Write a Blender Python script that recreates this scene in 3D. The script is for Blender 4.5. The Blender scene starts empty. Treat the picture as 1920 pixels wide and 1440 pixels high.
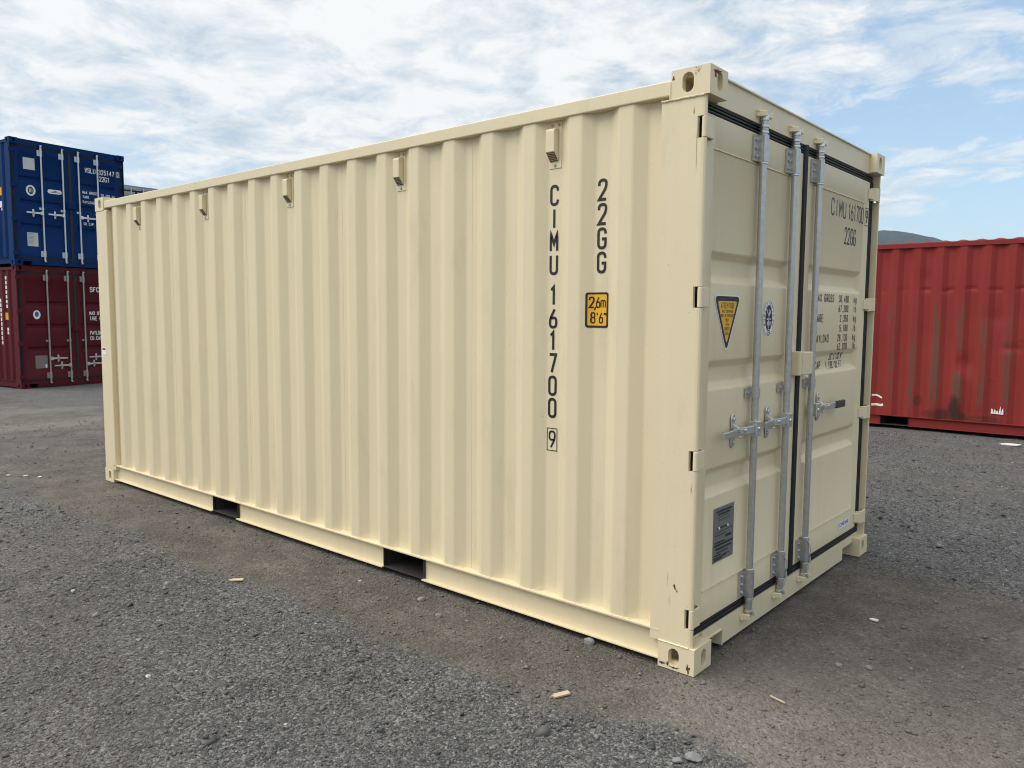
import bpy, bmesh, math, random
import numpy as np
from mathutils import Vector, Matrix

random.seed(7); RNG = np.random.default_rng(11)
scene = bpy.context.scene
C = scene.collection
R = math.radians

# ------------------------------------------------------------------ camera
cam_d = bpy.data.cameras.new('camera'); cam = bpy.data.objects.new('camera', cam_d); C.objects.link(cam)
cam_d.sensor_width = 36; cam_d.lens = 27.51; cam_d.clip_start = .05; cam_d.clip_end = 9000
def cam_matrix(loc, yaw, pitch, roll):
    cy, sy, cp, sp = math.cos(yaw), math.sin(yaw), math.cos(pitch), math.sin(pitch)
    f = Vector((-sy*cp, cy*cp, sp)); r = Vector((cy, sy, 0)); u = r.cross(f)
    c, s = math.cos(roll), math.sin(roll)
    r2 = c*r + s*u; u2 = -s*r + c*u
    m = Matrix((r2, u2, -f)).transposed().to_4x4(); m.translation = Vector(loc)
    return m
cam.matrix_world = cam_matrix((1.5288, -3.0102, 1.5665), .70869, -.08836, .006488)
scene.camera = cam

# ------------------------------------------------------------------ light
SUN_EL, SUN_AZ = R(57), R(222)           # azimuth clockwise from +y (seen from above)
w = bpy.data.worlds.new('World'); scene.world = w; w.use_nodes = True
nt = w.node_tree; nt.nodes.clear()
def N(tree, typ, **kw):
    n = tree.nodes.new(typ)
    for k, v in kw.items():
        if k == 'inp':
            for a, b in v.items(): n.inputs[a].default_value = b
        else: setattr(n, k, v)
    return n
def L(tree, a, b): tree.links.new(a, b)
def mth(tree, op, a, b=None, clamp=False):
    n = tree.nodes.new('ShaderNodeMath'); n.operation = op; n.use_clamp = clamp
    for i, v in enumerate((a, b)):
        if v is None: continue
        if isinstance(v, (int, float)): n.inputs[i].default_value = v
        else: tree.links.new(v, n.inputs[i])
    return n.outputs[0]
def ramp(tree, fac, stops, interp='LINEAR'):
    n = tree.nodes.new('ShaderNodeValToRGB'); n.color_ramp.interpolation = interp
    el = n.color_ramp.elements
    while len(el) < len(stops): el.new(.5)
    for e, (p, c) in zip(el, stops):
        e.position = p; e.color = (c, c, c, 1) if isinstance(c, (int, float)) else (*c, 1)
    tree.links.new(fac, n.inputs[0]); return n.outputs[0]
def mixc(tree, fac, a, b, mode='MIX'):
    n = tree.nodes.new('ShaderNodeMix'); n.data_type = 'RGBA'; n.blend_type = mode
    for i, v in ((0, fac), (6, a), (7, b)):
        if isinstance(v, (int, float)): n.inputs[i].default_value = v
        elif isinstance(v, tuple): n.inputs[i].default_value = (*v, 1) if len(v) == 3 else v
        else: tree.links.new(v, n.inputs[i])
    return n.outputs[2]

sky = N(nt, 'ShaderNodeTexSky', sky_type='NISHITA', sun_disc=False, sun_elevation=SUN_EL, sun_rotation=SUN_AZ,
        air_density=1.0, dust_density=1.0, ozone_density=1.0)
tc = N(nt, 'ShaderNodeTexCoord'); sep = N(nt, 'ShaderNodeSeparateXYZ'); L(nt, tc.outputs['Generated'], sep.inputs[0])
X, Y, Z = sep.outputs
zc = mth(nt, 'ADD', mth(nt, 'MAXIMUM', Z, 0.0), .13)
px, py = mth(nt, 'DIVIDE', X, zc), mth(nt, 'DIVIDE', Y, zc)
cmb = N(nt, 'ShaderNodeCombineXYZ'); L(nt, px, cmb.inputs[0]); L(nt, py, cmb.inputs[1])
def wnoise(scale, detail, rough, off, dist=0.0):
    mp = N(nt, 'ShaderNodeMapping'); mp.inputs['Location'].default_value = off
    L(nt, cmb.outputs[0], mp.inputs[0])
    n = N(nt, 'ShaderNodeTexNoise', inp={'Scale': scale, 'Detail': detail, 'Roughness': rough, 'Distortion': dist})
    L(nt, mp.outputs[0], n.inputs['Vector']); return n.outputs['Fac']
big = wnoise(.62, 5, .55, (3.1, 7.7, 0), .3)
fine = wnoise(3.9, 10, .66, (1.3, 2.2, 0), .35)
# the cloud deck thins out towards one side of the sky (its edge is a line on the cloud plane)
edge = mth(nt, 'ADD', mth(nt, 'MULTIPLY', px, .80), mth(nt, 'MULTIPLY', py, .60))
thin = mth(nt, 'MULTIPLY', mth(nt, 'ADD', edge, -1.35), -.16)
thin = mth(nt, 'MAXIMUM', mth(nt, 'MINIMUM', thin, .16), -.30)
cov = mth(nt, 'ADD', mth(nt, 'ADD', mth(nt, 'MULTIPLY', big, 1.1), mth(nt, 'MULTIPLY', fine, .62)), thin)
cmask = ramp(nt, cov, [(.735, 0.0), (.83, .55), (.95, .92)], 'EASE')
shade = ramp(nt, mth(nt, 'ADD', mth(nt, 'MULTIPLY', fine, .75), mth(nt, 'MULTIPLY', big, .25)), [(.38, (3.25, 3.85, 4.40)), (.56, (5.95, 5.9, 5.75))])
skyb = mixc(nt, .30, sky.outputs[0], (3.6, 5.0, 6.0))
skyc = mixc(nt, cmask, skyb, shade)
bg = N(nt, 'ShaderNodeBackground'); L(nt, skyc, bg.inputs[0]); bg.inputs[1].default_value = .077
wo = N(nt, 'ShaderNodeOutputWorld'); L(nt, bg.outputs[0], wo.inputs[0])

sd = bpy.data.lights.new('sun', 'SUN'); sd.energy = 1.5; sd.angle = R(62); sd.color = (1, .955, .89)
so = bpy.data.objects.new('sun', sd); C.objects.link(so)
sdir = Vector((math.sin(SUN_AZ)*math.cos(SUN_EL), math.cos(SUN_AZ)*math.cos(SUN_EL), math.sin(SUN_EL)))
so.rotation_euler = sdir.to_track_quat('Z', 'Y').to_euler(); so.location = sdir*40

scene.render.engine = 'CYCLES'
vs = scene.view_settings; vs.view_transform = 'Standard'; vs.look = 'None'; vs.exposure = 1.19; vs.gamma = 1
vs.use_curve_mapping = False
scene.cycles.use_denoising = True; scene.cycles.filter_width = 1.05

# ------------------------------------------------------------------ materials
def newmat(name):
    m = bpy.data.materials.new(name); m.use_nodes = True
    t = m.node_tree; b = t.nodes['Principled BSDF']; return m, t, b
def obj_coord(t, scale=(1, 1, 1)):
    c = t.nodes.new('ShaderNodeTexCoord'); mp = t.nodes.new('ShaderNodeMapping')
    mp.inputs['Scale'].default_value = scale; t.links.new(c.outputs['Object'], mp.inputs[0]); return mp.outputs[0]
def noise(t, vec, scale, detail=4, rough=.55, dist=0):
    n = t.nodes.new('ShaderNodeTexNoise'); n.inputs['Scale'].default_value = scale
    n.inputs['Detail'].default_value = detail; n.inputs['Roughness'].default_value = rough; n.inputs['Distortion'].default_value = dist
    t.links.new(vec, n.inputs['Vector']); return n.outputs['Fac']
def bump(t, b, h, strength=.2, dist=.002):
    n = t.nodes.new('ShaderNodeBump'); n.inputs['Strength'].default_value = strength; n.inputs['Distance'].default_value = dist
    t.links.new(h, n.inputs['Height']); t.links.new(n.outputs[0], b.inputs['Normal'])
def paint(name, col, rough=.42, var=.10, streak=.10, chips=None, chip_amt=.0, coat=0.0, speck=.0, spec=.5):
    """painted corrugated steel: slight mottling, rain streaks running down, fine specks, orange-peel relief"""
    m, t, b = newmat(name)
    o = obj_coord(t)
    n1 = noise(t, o, 1.7, 5, .6); n2 = noise(t, obj_coord(t, (14, 14, .55)), 2.2, 4, .6)
    v = mth(t, 'ADD', 1.0-var/2-streak/2, mth(t, 'ADD', mth(t, 'MULTIPLY', n1, var), mth(t, 'MULTIPLY', n2, streak)))
    sc = t.nodes.new('ShaderNodeVectorMath'); sc.operation = 'SCALE'; sc.inputs[0].default_value = col
    t.links.new(v, sc.inputs['Scale']); colr = sc.outputs[0]
    if speck:
        s = noise(t, o, 95, 2, .5); k = ramp(t, s, [(.735, 0.0), (.77, speck)])
        colr = mixc(t, k, colr, tuple(c*.35 for c in col))
    if speck:
        sm = noise(t, obj_coord(t, (3, 3, .8)), 2.3, 6, .68); colr = mixc(t, ramp(t, sm, [(.56, 0.0), (.74, .28)]), colr, tuple(c*k for c, k in zip(col, (.66, .64, .62))))
    if chips:
        c1 = noise(t, o, 9, 7, .7); c2 = noise(t, o, 1.3, 3, .5)
        k = ramp(t, mth(t, 'ADD', mth(t, 'MULTIPLY', c1, .75), mth(t, 'MULTIPLY', c2, .4)), [(.70-chip_amt, 0.0), (.74-chip_amt, 1.0)])
        colr = mixc(t, k, colr, chips)
    t.links.new(colr, b.inputs['Base Color'])
    rr = mth(t, 'ADD', rough-.08, mth(t, 'MULTIPLY', n1, .16)); t.links.new(rr, b.inputs['Roughness'])
    b.inputs['Coat Weight'].default_value = coat; b.inputs['Specular IOR Level'].default_value = spec
    wave = noise(t, o, 2.6, 3, .5)
    bump(t, b, mth(t, 'ADD', mth(t, 'MULTIPLY', wave, 6.0), mth(t, 'ADD', noise(t, o, 260, 2, .5), mth(t, 'MULTIPLY', noise(t, o, 14, 3, .5), 2.0))), .24, .0012)
    return m
def flat(name, col, rough=.6, metal=0.0, var=.12, scale=30, bmp=.15):
    m, t, b = newmat(name); o = obj_coord(t); n = noise(t, o, scale, 4, .6)
    v = mth(t, 'ADD', 1-var/2, mth(t, 'MULTIPLY', n, var))
    sc = t.nodes.new('ShaderNodeVectorMath'); sc.operation = 'SCALE'; sc.inputs[0].default_value = col
    t.links.new(v, sc.inputs['Scale']); t.links.new(sc.outputs[0], b.inputs['Base Color'])
    b.inputs['Roughness'].default_value = rough; b.inputs['Metallic'].default_value = metal
    bump(t, b, n, bmp, .001); return m

TAN = paint('tan_paint', (.725, .625, .418), .44, .07, .07, None, 0, 0, .5)
TAN_WORN = paint('tan_paint_worn', (.725, .625, .418), .5, .10, .08, (.10, .06, .04), .0, 0, .5)
BLUE = paint('blue_paint', (.0010, .026, .115), .5, .25, .2, spec=.10)
MAROON = paint('maroon_paint', (.092, .009, .013), .5, .35, .35, (.16, .07, .045), -.02, spec=.15)
GREY = paint('grey_paint', (.36, .37, .38), .5, .2, .3)
GALV = flat('galvanised_steel', (.50, .50, .485), .33, .65, .5, 45)
GALV2 = flat('zinc_hardware', (.66, .68, .69), .28, .85, .25, 60)
OLDGALV = flat('weathered_steel', (.38, .36, .33), .5, .6, .4, 30)
RUBBER = flat('black_rubber', (.010, .010, .011), .62, 0, .3, 60)
BLACK = flat('black_print', (.012, .012, .014), .5)
WHITE = flat('white_print', (.80, .80, .79), .5)
YELLOW = flat('yellow_print', (.80, .42, .012), .45)
BLUEP = flat('blue_print', (.02, .10, .42), .5)
PLATE = flat('data_plate_metal', (.24, .24, .24), .4, .5, .2)
PLATEL = flat('pale_sticker', (.55, .57, .58), .5)
DARKSTEEL = flat('dark_steel', (.035, .032, .03), .7, 0, .4)
RUST = flat('rust', (.12, .035, .018), .85, 0, .6, 60)
GRIP = flat('dark_grip', (.05, .038, .036), .6)
FLOORWOOD = flat('container_floor', (.06, .045, .035), .8, 0, .5)
CHIPM = flat('chipped_steel', (.05, .045, .04), .7, 0, .5, 50)
WOOD = flat('pale_wood', (.50, .40, .28), .75, 0, .35, 70, .3)
STONE_M = flat('grey_stone', (.21, .205, .20), .85, 0, .5, 40, .5)
STONE_W = flat('white_stone', (.50, .49, .46), .8, 0, .25, 60, .4)
CORD = flat('grey_cord', (.45, .44, .42), .8)
PLASTIC = flat('white_plastic', (.75, .74, .70), .5)

# ------------------------------------------------------------------ mesh helpers
class MB:
    def __init__(s): s.v = []; s.f = []
    def add(s, vs, fs):
        k = len(s.v); s.v += [tuple(p) for p in vs]; s.f += [tuple(i+k for i in f) for f in fs]; return s
    def box(s, x0, x1, y0, y1, z0, z1):
        return s.add([(x, y, z) for z in (z0, z1) for y in (y0, y1) for x in (x0, x1)],
                     [(0, 2, 3, 1), (4, 5, 7, 6), (0, 1, 5, 4), (2, 6, 7, 3), (0, 4, 6, 2), (1, 3, 7, 5)])
    def quad(s, a, b, c, d): return s.add([a, b, c, d], [(0, 1, 2, 3)])
    def prism(s, poly, axis, a, b, caps=True):
        def P(p, h):
            return {'z': (p[0], p[1], h), 'y': (p[0], h, p[1]), 'x': (h, p[0], p[1])}[axis]
        n = len(poly); vs = [P(p, a) for p in poly]+[P(p, b) for p in poly]
        fs = [(i, (i+1) % n, n+(i+1) % n, n+i) for i in range(n)]
        if caps: fs += [tuple(range(n))[::-1], tuple(range(n, 2*n))]
        return s.add(vs, fs)
    def cyl(s, p0, p1, r, n=14, r1=None, caps=True):
        p0, p1 = Vector(p0), Vector(p1); d = (p1-p0).normalized(); r1 = r if r1 is None else r1
        a = d.orthogonal().normalized(); b = d.cross(a)
        vs = [p0+r*(math.cos(2*math.pi*i/n)*a+math.sin(2*math.pi*i/n)*b) for i in range(n)]
        vs += [p1+r1*(math.cos(2*math.pi*i/n)*a+math.sin(2*math.pi*i/n)*b) for i in range(n)]
        fs = [(i, (i+1) % n, n+(i+1) % n, n+i) for i in range(n)]
        if caps: fs += [tuple(range(n))[::-1], tuple(range(n, 2*n))]
        return s.add(vs, fs)
    def tube(s, pts, r, n=6):
        for a, b in zip(pts, pts[1:]): s.cyl(a, b, r, n)
        return s
    def build(s, name, mat, parent=None, bevel=0, seg=2, smooth=False, weld=False, ang=40):
        me = bpy.data.meshes.new(name)
        if weld or bevel:
            bm = bmesh.new(); vs = [bm.verts.new(p) for p in s.v]
            for f in s.f:
                try: bm.faces.new([vs[i] for i in f])
                except ValueError: pass
            if weld: bmesh.ops.remove_doubles(bm, verts=bm.verts, dist=1e-5)
            bmesh.ops.recalc_face_normals(bm, faces=bm.faces); bm.to_mesh(me); bm.free()
        else:
            me.from_pydata(s.v, [], s.f)
        me.materials.append(mat)
        o = bpy.data.objects.new(name, me); C.objects.link(o); o.parent = parent
        if bevel:
            b = o.modifiers.new('bevel', 'BEVEL'); b.width = bevel; b.segments = seg; b.limit_method = 'ANGLE'; b.angle_limit = R(ang)
            b.harden_normals = False
        if smooth:
            me.polygons.foreach_set('use_smooth', [True]*len(me.polygons))
            try: me.set_sharp_from_angle(angle=R(35))
            except Exception: pass
        me.update(); return o
def empty(name, loc=(0, 0, 0), rz=0, label=None, cat=None, group=None):
    o = bpy.data.objects.new(name, None); C.objects.link(o); o.location = loc; o.rotation_euler = (0, 0, rz); o.empty_display_size = .2
    return tag(o, label, cat, group)
def tag(o, label=None, cat=None, group=None, kind=None):
    if label: o['label'] = label
    if cat: o['category'] = cat
    if group: o['group'] = group
    if kind: o['kind'] = kind
    return o

# ------------------------------------------------------------------ lettering: a condensed stroke alphabet ('*' = rounded corner)
G = {
 'A': ['0,0 .5,1 1,0', '.18,.33 .82,.33'], 'B': ['0,.52 .9,.52* .9,1* 0,1 0,0 1,0* 1,.52* .4,.52'], 'C': ['1,.74 1,1* 0,1* 0,0* 1,0* 1,.26'],
 'D': ['0,0 0,1 1,1* 1,0* 0,0'], 'E': ['1,1 0,1 0,0 1,0', '0,.52 .8,.52'], 'F': ['1,1 0,1 0,0', '0,.52 .8,.52'],
 'G': ['1,.74 1,1* 0,1* 0,0* 1,0* 1,.47 .5,.47'], 'H': ['0,0 0,1', '1,0 1,1', '0,.5 1,.5'], 'I': ['.5,0 .5,1'],
 'K': ['0,0 0,1', '1,1 0,.42', '.3,.6 1,0'], 'L': ['0,1 0,0 1,0'], 'M': ['0,0 0,1 .5,.35 1,1 1,0'], 'N': ['0,0 0,1 1,0 1,1'],
 'O': ['.5,1 0,1* 0,0* 1,0* 1,1* .5,1'], 'P': ['0,0 0,1 1,1* 1,.45* 0,.45'], 'R': ['0,0 0,1 1,1* 1,.47* 0,.47', '.45,.47 1,0'],
 'S': ['1,.76 1,1* 0,1* 0,.54* 1,.5* 1,0* 0,0* 0,.24'], 'T': ['0,1 1,1', '.5,1 .5,0'], 'U': ['0,1 0,0* 1,0* 1,1'], 'V': ['0,1 .5,0 1,1'],
 'W': ['0,1 .25,0 .5,.7 .75,0 1,1'], 'X': ['0,0 1,1', '0,1 1,0'], 'Y': ['0,1 .5,.45 1,1', '.5,.45 .5,0'],
 '0': ['.5,1 0,1* 0,0* 1,0* 1,1* .5,1'], '1': ['.15,.8 .55,1 .55,0'], '2': ['0,.72 0,1* 1,1* 1,.62* 0,.0 1,0'],
 '3': ['0,.8 0,1* 1,1* 1,.53* .35,.53', '.5,.53 1,.53* 1,0* 0,0* 0,.2'], '4': ['.75,0 .75,1 0,.28 1,.28'],
 '5': ['.95,1 .08,1 .03,.52 .3,.6 1,.6* 1,0* 0,0* 0,.2'], '6': ['.72,1 0,.45* 0,0* 1,0* 1,.55* .05,.5'], '7': ['0,1 1,1 .35,0'],
 '8': ['.5,1 .05,1* .05,.53* .95,.53* .95,1* .5,1', '.5,.53 0,.53* 0,0* 1,0* 1,.53* .5,.53'], '9': ['.28,0 1,.55* 1,1* 0,1* 0,.45* .95,.5'],
 ',': ['.5,.06 .35,-.14'], '.': ['.5,0 .5,.08'], "'": ['.5,1 .5,.76'], '"': ['.3,1 .3,.76', '.75,1 .75,.76'],
 'm': ['0,0 0,.68', '0,.5 0,.68* .5,.68* .5,0', '.5,.5 .5,.68* 1,.68* 1,0'], 'k': ['0,0 0,1', '.9,.68 0,.3', '.35,.45 1,0'],
 'g': ['1,.68 0,.68* 0,.05* 1,.05', '1,.68 1,-.25* 0,-.25'], 'l': ['.5,1 .5,0'], 'b': ['0,1 0,0 1,0* 1,.62* 0,.62'],
}
def stroke_pts(spec, W, H):
    P = []
    for tok in spec.split():
        r = tok.endswith('*'); a, b = tok.strip('*').split(','); P.append((float(a)*W, float(b)*H, r))
    out = []
    for i, (x, y, r) in enumerate(P):
        if not r or i in (0, len(P)-1): out.append((x, y)); continue
        p, a, b = Vector((x, y)), Vector(P[i-1][:2]), Vector(P[i+1][:2])
        la, lb = (a-p).length, (b-p).length
        rad = min(W*.5, la*(.5 if P[i-1][2] else 1), lb*(.5 if P[i+1][2] else 1))
        q0, q1 = p+(a-p)*(rad/la), p+(b-p)*(rad/lb)
        for k in range(6):
            t = k/5; out.append(tuple((1-t)**2*q0+2*t*(1-t)*p+t*t*q1))
    res = [out[0]]
    for p in out[1:]:
        if (Vector(p)-Vector(res[-1])).length > 1e-6: res.append(p)
    return res
def ribbon(mb, pts, hw, fn, layer, step=.02):
    P = [Vector(pts[0])]
    for p in pts[1:]:
        p = Vector(p); n = max(1, int((p-P[-1]).length/step)); a = P[-1]
        P += [a.lerp(p, (k+1)/n) for k in range(n)]
    n = len(P); vs = []
    closed = (P[0]-P[-1]).length < 1e-6 and n > 3
    for i in range(n):
        d0 = (P[i]-P[i-1]) if i else ((P[0]-P[-2]) if closed else P[1]-P[0])
        d1 = (P[i+1]-P[i]) if i < n-1 else ((P[1]-P[0]) if closed else P[-1]-P[-2])
        d0, d1 = d0.normalized(), d1.normalized(); n0, n1 = Vector((-d0.y, d0.x)), Vector((-d1.y, d1.x))
        m = (n0+n1)
        m = n0 if m.length < 1e-4 else m.normalized()
        k = hw/max(.45, m.dot(n0))
        vs += [fn(P[i].x+m.x*k, P[i].y+m.y*k, layer), fn(P[i].x-m.x*k, P[i].y-m.y*k, layer)]
    mb.add(vs, [(2*i, 2*i+1, 2*i+3, 2*i+2) for i in range(n-1)])
def text(mb, s, u, v, H, W, adv, sw, fn, vertical=False, layer=0.0, step=.02, center=False):
    """write s from (u,v) = lower-left (or top-left when vertical) on the surface fn(u, v, lift)"""
    if center: u -= (adv*len(s)-(adv-W))/2
    for i, ch in enumerate(s):
        if ch == ' ': continue
        for j, sp in enumerate(G[ch]):
            ou, ov = (u, v-H-i*adv) if vertical else (u+i*adv, v)
            pts = [(a+ou, b+ov) for a, b in stroke_pts(sp, W, H)]
            ribbon(mb, pts, sw/2, fn, layer+j*.00015, step)
def tline(name, mat, parent, *a, **k):
    words_, u = a[0].split(' '), a[1]
    for i, wd in enumerate(words_):
        mb = MB(); text(mb, wd, u, *a[2:], **k); mb.build(name, mat, parent); u += a[5]*(len(wd)+1)
def rrect(mb, u0, u1, v0, v1, r, fn, layer, breaks=(), n=5):
    """rounded rectangle laid on a surface as vertical strips"""
    us = set([u0, u1])
    for k in range(n+1):
        d = r*(1-math.cos(math.pi/2*k/n)); us |= {u0+d, u1-d}
    us |= {b for b in breaks if u0 < b < u1}; us = sorted(us)
    vs = []
    for u in us:
        e = min(u-u0, u1-u); h = 0 if e >= r else r-math.sqrt(max(0, r*r-(r-e)**2))
        vs += [fn(u, v0+h, layer), fn(u, v1-h, layer)]
    mb.add(vs, [(2*i, 2*i+2, 2*i+3, 2*i+1) for i in range(len(us)-1)])
def ellipse(mb, cu, cv, a, b, fn, layer, n=28):
    vs = [fn(cu+a*math.cos(2*math.pi*i/n), cv+b*math.sin(2*math.pi*i/n), layer) for i in range(n)]
    mb.add(vs, [tuple(range(n))])
def polygon(mb, pts, fn, layer): mb.add([fn(a, b, layer) for a, b in pts], [tuple(range(len(pts)))])
def round_poly(pts, r, n=5):
    out = []
    for i, p in enumerate(pts):
        p, a, b = Vector(p), Vector(pts[i-1]), Vector(pts[(i+1) % len(pts)])
        q0, q1 = p+(a-p).normalized()*r, p+(b-p).normalized()*r
        for k in range(n):
            t = k/(n-1); out.append(tuple((1-t)**2*q0+2*t*(1-t)*p+t*t*q1))
    return out

# ------------------------------------------------------------------ ground
def vnoise(x, y, seed):
    xi, yi = np.floor(x).astype(np.int64), np.floor(y).astype(np.int64); fx, fy = x-xi, y-yi
    fx, fy = fx*fx*(3-2*fx), fy*fy*(3-2*fy)
    def h(a, b):
        k = (a*374761393+b*668265263+seed*982451653) & 0x7fffffff
        k = ((k ^ (k >> 13))*1274126177) & 0x7fffffff
        return ((k ^ (k >> 16)) & 0xffff)/65535.0
    return (h(xi, yi)*(1-fx)+h(xi+1, yi)*fx)*(1-fy)+(h(xi, yi+1)*(1-fx)+h(xi+1, yi+1)*fx)*fy
def fbm(x, y, seed, oct=4):
    s, a, t = 0, 1.0, 0
    for o in range(oct): s = s+a*vnoise(x*2**o, y*2**o, seed+o); t += a; a *= .5
    return s/t
def sstep(a, b, x): t = np.clip((x-a)/(b-a), 0, 1); return t*t*(3-2*t)
def ground_h(x, y):
    inside = sstep(.25, 0, np.maximum(np.maximum(-6.06-x, x), np.maximum(-y, y-2.44)))
    d = (.020*(fbm(x*.9, y*.9, 3, 3)-.5)+.010*(fbm(x*5, y*5, 9, 3)-.5))*(1-inside)
    near = np.exp(-((x)**2+(y+0.0)**2)/.3)
    return d-.004*inside-.06*sstep(-9, -15, x)
def dirt_mask(x, y):
    wob = .30*(fbm(x*1.6, y*1.6, 21, 4)-.5)*2
    yb = np.interp(x, [-14, -8, -6.6, -5.5, -4.3, -2.6, -1.6, -.8, -.3, .14, .58, 1.2, 3], [-.2, -.7, -.75, -.70, -.58, -.68, -.68, -.66, -.62, -.44, -.46, -.9, -1.4])
    a = sstep(-.10, .12, (y-yb)+wob*.55)
    far = sstep(2.6, 1.5, y+wob*.8)
    right = sstep(1.5, .45, (x-.55)+wob*1.1) + .9*sstep(.75, .2, y+.3*wob)
    m = a*far*np.clip(right, 0, 1)
    patch = sstep(.52, .62, fbm(x*.5+4, y*.5, 33, 4))
    tracks = sstep(.60, .70, fbm(x*.28+2, y*1.2, 41, 4))
    farm = sstep(3.0, 6.0, y)*sstep(.38, .62, fbm(x*.7, y*.7, 51, 4))*.55
    lane = np.maximum(np.exp(-((x+12.5+.25*wob)/.30)**2)*sstep(3.2, 2.2, y), np.exp(-((x+10.45+.15*y*0+.3*wob)/.38)**2)*sstep(2.6, 1.6, y))*sstep(.30, .5, fbm(x*1.1, y*1.1, 81, 3))*1.5
    m = np.maximum(m, lane)
    return np.clip(np.maximum(np.maximum(m, farm), np.maximum(.45*patch*(1-a), .6*tracks*sstep(-5, -7, x))), 0, 1)
def axis(lo, hi, d, far):
    a = list(np.arange(lo, hi+d/2, d)); s = d; p = hi
    while p < far: s *= 1.08; p += s; a.append(p)
    s = d; p = lo
    while p > -far: s *= 1.08; p -= s; a.insert(0, p)
    return np.array(a)
gx, gy = axis(-9.0, 4.0, .05, 5200), axis(-3.2, 10.0, .05, 5200)
XX, YY = np.meshgrid(gx, gy); HH = ground_h(XX, YY)
nx, ny = len(gx), len(gy)
co = np.stack([XX, YY, HH], -1).reshape(-1, 3).astype(np.float32)
idx = np.arange(nx*ny).reshape(ny, nx)
fa = np.stack([idx[:-1, :-1], idx[:-1, 1:], idx[1:, 1:], idx[1:, :-1]], -1).reshape(-1, 4)
def np_mesh(name, co, fa):
    me = bpy.data.meshes.new(name); me.vertices.add(len(co)); me.vertices.foreach_set('co', co.ravel())
    k = fa.shape[1]; me.loops.add(fa.size); me.loops.foreach_set('vertex_index', fa.ravel().astype(np.int32))
    me.polygons.add(len(fa)); me.polygons.foreach_set('loop_start', np.arange(0, fa.size, k, dtype=np.int32))
    me.polygons.foreach_set('loop_total', np.full(len(fa), k, dtype=np.int32)); me.update(); me.validate(); return me
gm = np_mesh('ground', co, fa)
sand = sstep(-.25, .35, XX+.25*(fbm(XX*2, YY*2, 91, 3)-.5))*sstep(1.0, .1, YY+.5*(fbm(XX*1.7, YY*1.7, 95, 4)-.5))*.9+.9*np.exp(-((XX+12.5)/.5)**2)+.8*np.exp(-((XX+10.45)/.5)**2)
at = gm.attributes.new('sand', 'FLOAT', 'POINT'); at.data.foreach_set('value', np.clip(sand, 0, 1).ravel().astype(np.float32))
at = gm.attributes.new('dirt', 'FLOAT', 'POINT'); at.data.foreach_set('value', dirt_mask(XX, YY).ravel().astype(np.float32))
gm.polygons.foreach_set('use_smooth', [True]*len(gm.polygons))
def ground_material():
    m, t, b = newmat('gravel_yard')
    g = t.nodes.new('ShaderNodeNewGeometry'); pos = g.outputs['Position']
    av = t.nodes.new('ShaderNodeAttribute'); av.attribute_name = 'dirt'
    def vor(scale):
        v = t.nodes.new('ShaderNodeTexVoronoi'); v.inputs['Scale'].default_value = scale; t.links.new(pos, v.inputs['Vector']); return v
    v1, v2 = vor(70), vor(150)
    n_f = noise(t, pos, 55, 5, .7); n_m = noise(t, pos, 3.2, 8, .68); n_b = noise(t, pos, .45, 4, .55)
    dm = mth(t, 'ADD', av.outputs['Fac'], mth(t, 'MULTIPLY', mth(t, 'ADD', noise(t, pos, 14, 5, .7), -.5), .75))
    dk = ramp(t, dm, [(.18, 0.0), (.92, 1.0)])
    s1 = t.nodes.new('ShaderNodeSeparateColor'); t.links.new(v1.outputs['Color'], s1.inputs[0])
    s2 = t.nodes.new('ShaderNodeSeparateColor'); t.links.new(v2.outputs['Color'], s2.inputs[0])
    grit = mth(t, 'ADD', mth(t, 'MULTIPLY', s1.outputs[0], .5), mth(t, 'MULTIPLY', s2.outputs[0], .5))
    gravel = ramp(t, grit, [(.0, (.036, .0355, .035)), (.5, (.106, .105, .104)), (.85, (.21, .208, .203)), (1.0, (.36, .352, .338))])
    dirt = ramp(t, mth(t, 'ADD', mth(t, 'MULTIPLY', n_m, .6), mth(t, 'MULTIPLY', n_f, .4)), [(.32, (.066, .055, .044)), (.5, (.130, .110, .088)), (.68, (.205, .176, .140))])
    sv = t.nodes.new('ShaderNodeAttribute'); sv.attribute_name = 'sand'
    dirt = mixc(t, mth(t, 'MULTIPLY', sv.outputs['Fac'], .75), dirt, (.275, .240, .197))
    dirt = mixc(t, .42, dirt, gravel)
    col = mixc(t, dk, gravel, dirt)
    mod = ramp(t, mth(t, 'ADD', mth(t, 'MULTIPLY', n_m, .5), mth(t, 'MULTIPLY', n_b, .5)), [(.35, .78), (.65, 1.2)])
    col = mixc(t, 1.0, col, mod, 'MULTIPLY')
    t.links.new(col, b.inputs['Base Color']); b.inputs['Roughness'].default_value = .92; b.inputs['Specular IOR Level'].default_value = .25
    hgt = mth(t, 'ADD', mth(t, 'MULTIPLY', v1.outputs['Distance'], -.9), mth(t, 'ADD', mth(t, 'MULTIPLY', v2.outputs['Distance'], -.5), mth(t, 'MULTIPLY', n_f, 1.2)))
    bump(t, b, hgt, 1.0, .009); return m
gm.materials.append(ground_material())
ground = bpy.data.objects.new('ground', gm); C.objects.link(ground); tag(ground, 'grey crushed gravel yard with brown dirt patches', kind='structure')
def gz(x, y): return float(ground_h(np.array([x], float), np.array([y], float))[0])

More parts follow.
